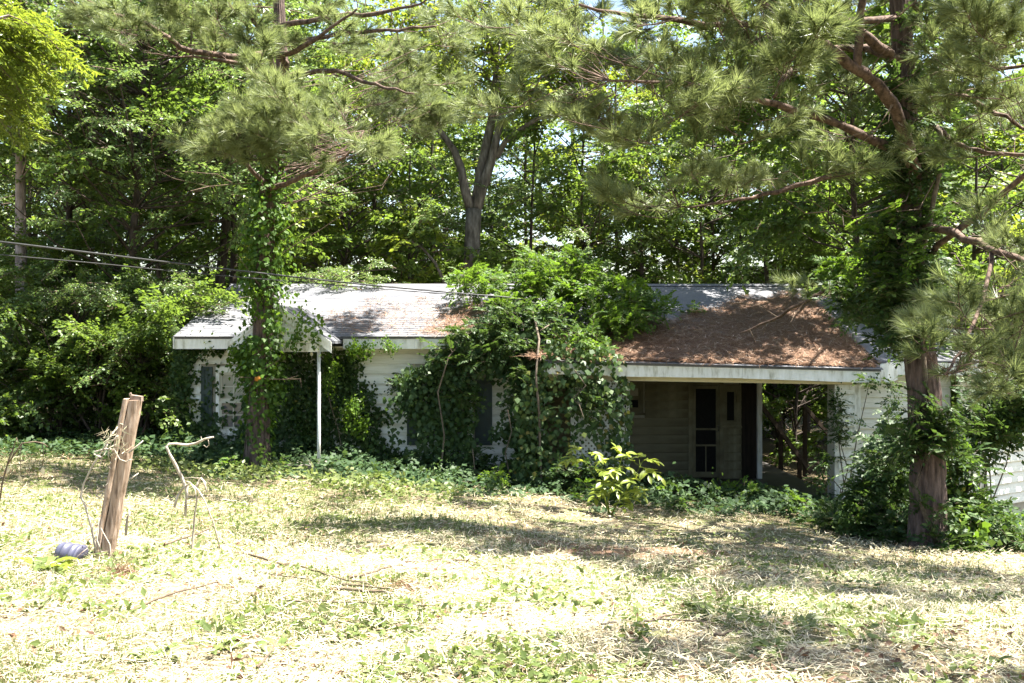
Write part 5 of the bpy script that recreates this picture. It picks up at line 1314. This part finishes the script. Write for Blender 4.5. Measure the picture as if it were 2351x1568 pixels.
# ribbed plastic bucket on its side beside the post
Yb = 8.75; c0 = at(163, 1266, Yb); bk = thing("plastic_bucket", "grey-violet ribbed plastic bucket half buried in straw beside the fence post", "bucket", (c0[0], Yb, float(gz(c0[0], Yb))))
g = G(); axd = unit(np.array([.9, -.15, -.22])); st0 = c0 + np.array([-.10, 0, -.0]); prof = [(0,.085),(.006,.095),(.03,.10),(.07,.105),(.072,.112),(.082,.112),(.084,.106),(.16,.112),(.162,.120),(.172,.120),(.174,.113),(.225,.117),(.226,.127),(.24,.127),(.24,.105),(.03,.09)]
g.tube([st0 + axd*a*.85 for a, r in prof], [r*.9 for a, r in prof], 22); g.build("body", M['plastic'], bk)
g = G(); hb = st0 + axd*.197; hh_ = [hb + np.array([0, -.12*math.cos(q), 0])*1.0 + np.array([.10*math.sin(q), -.02*math.sin(q), .10*math.sin(q)]) for q in np.linspace(0, math.pi, 9)]
g.tube(hh_, .004, 5, 0, False); g.build("handle", M['iron'], bk)
# big dock leaves beside the bucket
Yd = 8.2; c0 = at(110, 1330, Yd); c0[2] = float(gz(c0[0], Yd)); t = thing("dock_plant", "weed with broad bright green leaves beside the plastic bucket", "plant", c0)
for k in range(11):
    a = R.uniform(0, 6.28); V, F = big_leaf(c0 + (R.normal(0,.07), R.normal(0,.05), .02), (math.cos(a), math.sin(a)*.8, .2), R.uniform(.16,.30), R.uniform(.07,.12), .6)
    g = G(); g.add(V, F, 0, True); g.build("leaf", M['sap'] if k % 3 == 0 else M['weed'], t)
# a few larger leafy weeds in the grass, each its own plant
spots = [(1050,1340,"leafy weed just right of the clump of uprooted dead grass"),(800,1470,"lone pointed-leaf weed in the pale lawn left of centre"),(1880,1370,"broad-leaved weed at the edge of the shade on the right"),(1620,1420,"small weed between the greenish stick and the brown clump"),
 (520,1495,"dense leafy weed at the lower edge left of centre"),(640,1510,"low weed beside the thin upright twig at the lower edge"),(1260,1395,"low weed in open pale lawn right of the dead grass clump"),(1760,1500,"weed in the dappled shade at the lower right"),(1960,1460,"weed deep in the shade near the pale stick at lower right"),
 (1460,1540,"weed at the lower edge near the short brown stick"),(790,1300,"weed above the arched brown stick in the pale lawn"),(380,1520,"weed in the lower left corner of the lawn"),(2110,1480,"weed left of the pale stick in the lower right shade"),(2230,1540,"weed nearest the lower right corner"),(1300,1480,"weed below centre in the open pale lawn"),
 (960,1215,"weed at the lit edge of the shade in front of the creeper"),(640,1175,"tall weed in the lit fringe right of the ivy-clad pine")]
for (dx, dy, lab) in spots:
    lo_, hi_ = 3.5, 20
    for _ in range(40):
        mid = (lo_+hi_)/2; x = (dx-1175.5)/K*mid
        if tody(float(gz(x, mid)), mid) > dy: lo_ = mid
        else: hi_ = mid
    y = lo_; x = (dx-1175.5)/K*y; b = np.array([x, y, float(gz(x, y))])
    t = thing("lawn_weed", lab or "low green leafy weed growing in the cut grass", "weed", b, "leafy weeds in the cut grass")
    for k in range(int(R.integers(7, 13))):
        a = R.uniform(0, 6.28); V, F = big_leaf(b + (R.normal(0,.05), R.normal(0,.05), .02), (math.cos(a), math.sin(a), .3), R.uniform(.06,.14), R.uniform(.03,.06), .7)
        g = G(); g.add(V, F, 0, True); g.build("leaf", M['weed'], t)
# fallen branches and sticks lying in the cut grass
sticks = [([(800,1345),(850,1315),(890,1300),(925,1298)],.012,"arched brown stick lying in the middle of the pale lawn"),([(930,1305),(960,1290),(1000,1285),(1050,1292),(1085,1310)],.009,"thin forked twig arching right beside the clump of dead grass"),
          ([(560,1285),(640,1345),(700,1375),(760,1385),(850,1390)],.011,"long pale stick lying across the lawn left of centre"),([(760,1372),(840,1385),(900,1395)],.016,"thick broken stick beside the clump of dead grass"),([(780,1360),(860,1378),(935,1372)],.010,"stick crossing the thick broken stick"),
          ([(590,1560),(620,1500),(645,1455)],.008,"thin upright twig at the lower edge left of centre"),([(1500,1445),(1560,1410)],.009,"greenish stick pointing up right in the right lawn"),([(1380,1455),(1440,1432)],.007,"pale stick left of the greenish stick"),([(1470,1447),(1560,1442),(1640,1480)],.007,"bent twig lying below the greenish stick"),
          ([(1640,1485),(1680,1455)],.010,"short brown stick standing out of the right lawn"),([(1830,1330),(1850,1270)],.006,"green stalk standing at the edge of the right-hand shade"),([(360,1270),(480,1215),(500,1195)],.010,"long pale stick leaning right behind the fence post base"),
          ([(300,1425),(400,1360),(500,1335)],.009,"pale stalk lying left of the long pale stick"),([(1720,1290),(1790,1285),(1860,1290)],.012,"grey stick lying at the edge of shade on the right"),([(2190,1460),(2230,1500)],.010,"pale stick in the lower right shade"),([(1500,1520),(1530,1490)],.009,"short brown stick near the lower edge right of centre"),
          ([(650,1400),(760,1410),(880,1412),(1000,1400)],.007,"long straw stem lying below the broken stick"),([(720,1350),(640,1330),(580,1310)],.006,"thin straw stem above the long pale stick")]
for (P, r, lab) in sticks:
    pts_ = []
    ya = None
    for (dx, dy) in P:
        lo_, hi_ = 3.5, 20
        for _ in range(40):
            mid = (lo_+hi_)/2; x = (dx-1175.5)/K*mid
            if tody(float(gz(x, mid)), mid) > dy: lo_ = mid
            else: hi_ = mid
        ya = lo_ if ya is None else ya*.7 + lo_*.3
        pts_.append(at(dx, dy, ya))
    pts_ = np.array(pts_); pts_[:, 2] = np.maximum(pts_[:, 2], gz(pts_[:, 0], pts_[:, 1]) + r + .05)
    if len(pts_) == 2: pts_ = np.array([pts_[0], pts_.mean(0) + R.normal(0,.01,3), pts_[1]])
    u0 = np.linspace(0, len(pts_)-1, len(pts_)*3); pp = np.stack([np.interp(u0, range(len(pts_)), pts_[:, c]) for c in range(3)], -1); pp[1:-1] += R.normal(0,.004,(len(pp)-2,3))
    g = G(); g.tube(pp, np.linspace(r, r*.5, len(pp)), 6, 0, True, .2)
    tag(g.build("fallen_stick", M['twig'] if r > .0075 else M['vinewood']), lab, "stick", "sticks lying in the cut grass")
# clumps of dead grass
for (dx, dy, Y_, lab) in ((925,1350,7.4,"dark clump of uprooted dead grass beside the forked twig"),(275,1345,8.0,"dark hollow clump of dead grass below the fence post"),(1640,1395,6.9,"small brown clump of dead grass in the right lawn")):
    x = (dx-1175.5)/K*Y_; b = np.array([x, Y_, float(gz(x, Y_))])
    n = 260; P = b + R.normal(0,1,(n,3))*np.array([.06,.05,.02]) + (0,0,.03); d = unit(R.normal(0,1,(n,3))*np.array([1,1,.6]) + (0,0,.35)); s = unit(np.cross(d, R.normal(0,1,(n,3))))*.003
    t = thing("dead_grass_clump", lab, "grass clump", b)
    g = G(); g.tris(np.stack([P-s, P+s, P+d*R.uniform(.06,.17,(n,1))],1)); g.build("blades", M['litter'], t)
    g = G(); th = np.linspace(0, 2*np.pi, 12, endpoint=False); g.tube([b-(0,0,.03), b+(0,0,.01), b+(0,0,.035), b+(0,0,.05)], [.10,.10,.07,.01], 12, 0, True, .4); g.build("root_ball", M['dirt'], t)
# bare earth patch at the shade's edge in front of the creeper
def patch():
    g = G(); n = 40; th = np.linspace(0, 2*np.pi, n, endpoint=False); c = np.array([1.25, 11.6])
    rr = 1 + .25*np.sin(th*3+1) + .15*np.sin(th*5)
    V = [(c[0], c[1], float(gz(*c)) + .03)]
    for f, h in ((.4,.03),(.7,.022),(1.0,-.01)):
        for a, q in zip(th, rr):
            x = c[0] + 1.5*f*q*math.cos(a); y = c[1] + .8*f*q*math.sin(a); V.append((x, y, float(gz(x, y)) + h + .01*R.random()))
    F3 = [(0, 1+i, 1+(i+1) % n) for i in range(n)]; F4 = []
    for k in range(2):
        for i in range(n): F4.append((1+k*n+i, 1+(k+1)*n+i, 1+(k+1)*n+(i+1) % n, 1+k*n+(i+1) % n))
    g.add(V, F3, 0, True); g.f.append((np.array(F4), 0, True)); return g
patch().build("bare_earth", M['dirt'], None, "structure")

# ------------------------------------------------------------------ service cables to the house
for (P, r, lab) in (([(-150,538,10.2),(0,555,12),(230,583,13.4),(450,610,14.8),(800,650,17.2),(1060,674,18.9),(1190,684,19.6),(1240,700,19.8)], .014, "upper black service cable running from the left to the vine-covered roof"),
                    ([(-150,572,10.4),(0,585,12.1),(230,605,13.5),(450,628,14.9),(800,657,17.2),(1060,678,18.9),(1180,686,19.55),(1235,704,19.8)], .008, "thin lower service cable below the thicker one")):
    p = dpts(P); u0 = np.linspace(0, len(p)-1, 40); pp = np.stack([np.interp(u0, range(len(p)), p[:, c]) for c in range(3)], -1)
    for _ in range(3): pp[1:-1] = (pp[:-2] + pp[1:-1]*2 + pp[2:])/4
    g = G(); g.tube(pp, r, 6); o = g.build("service_cable", M['black']); tag(o, lab, "cable")
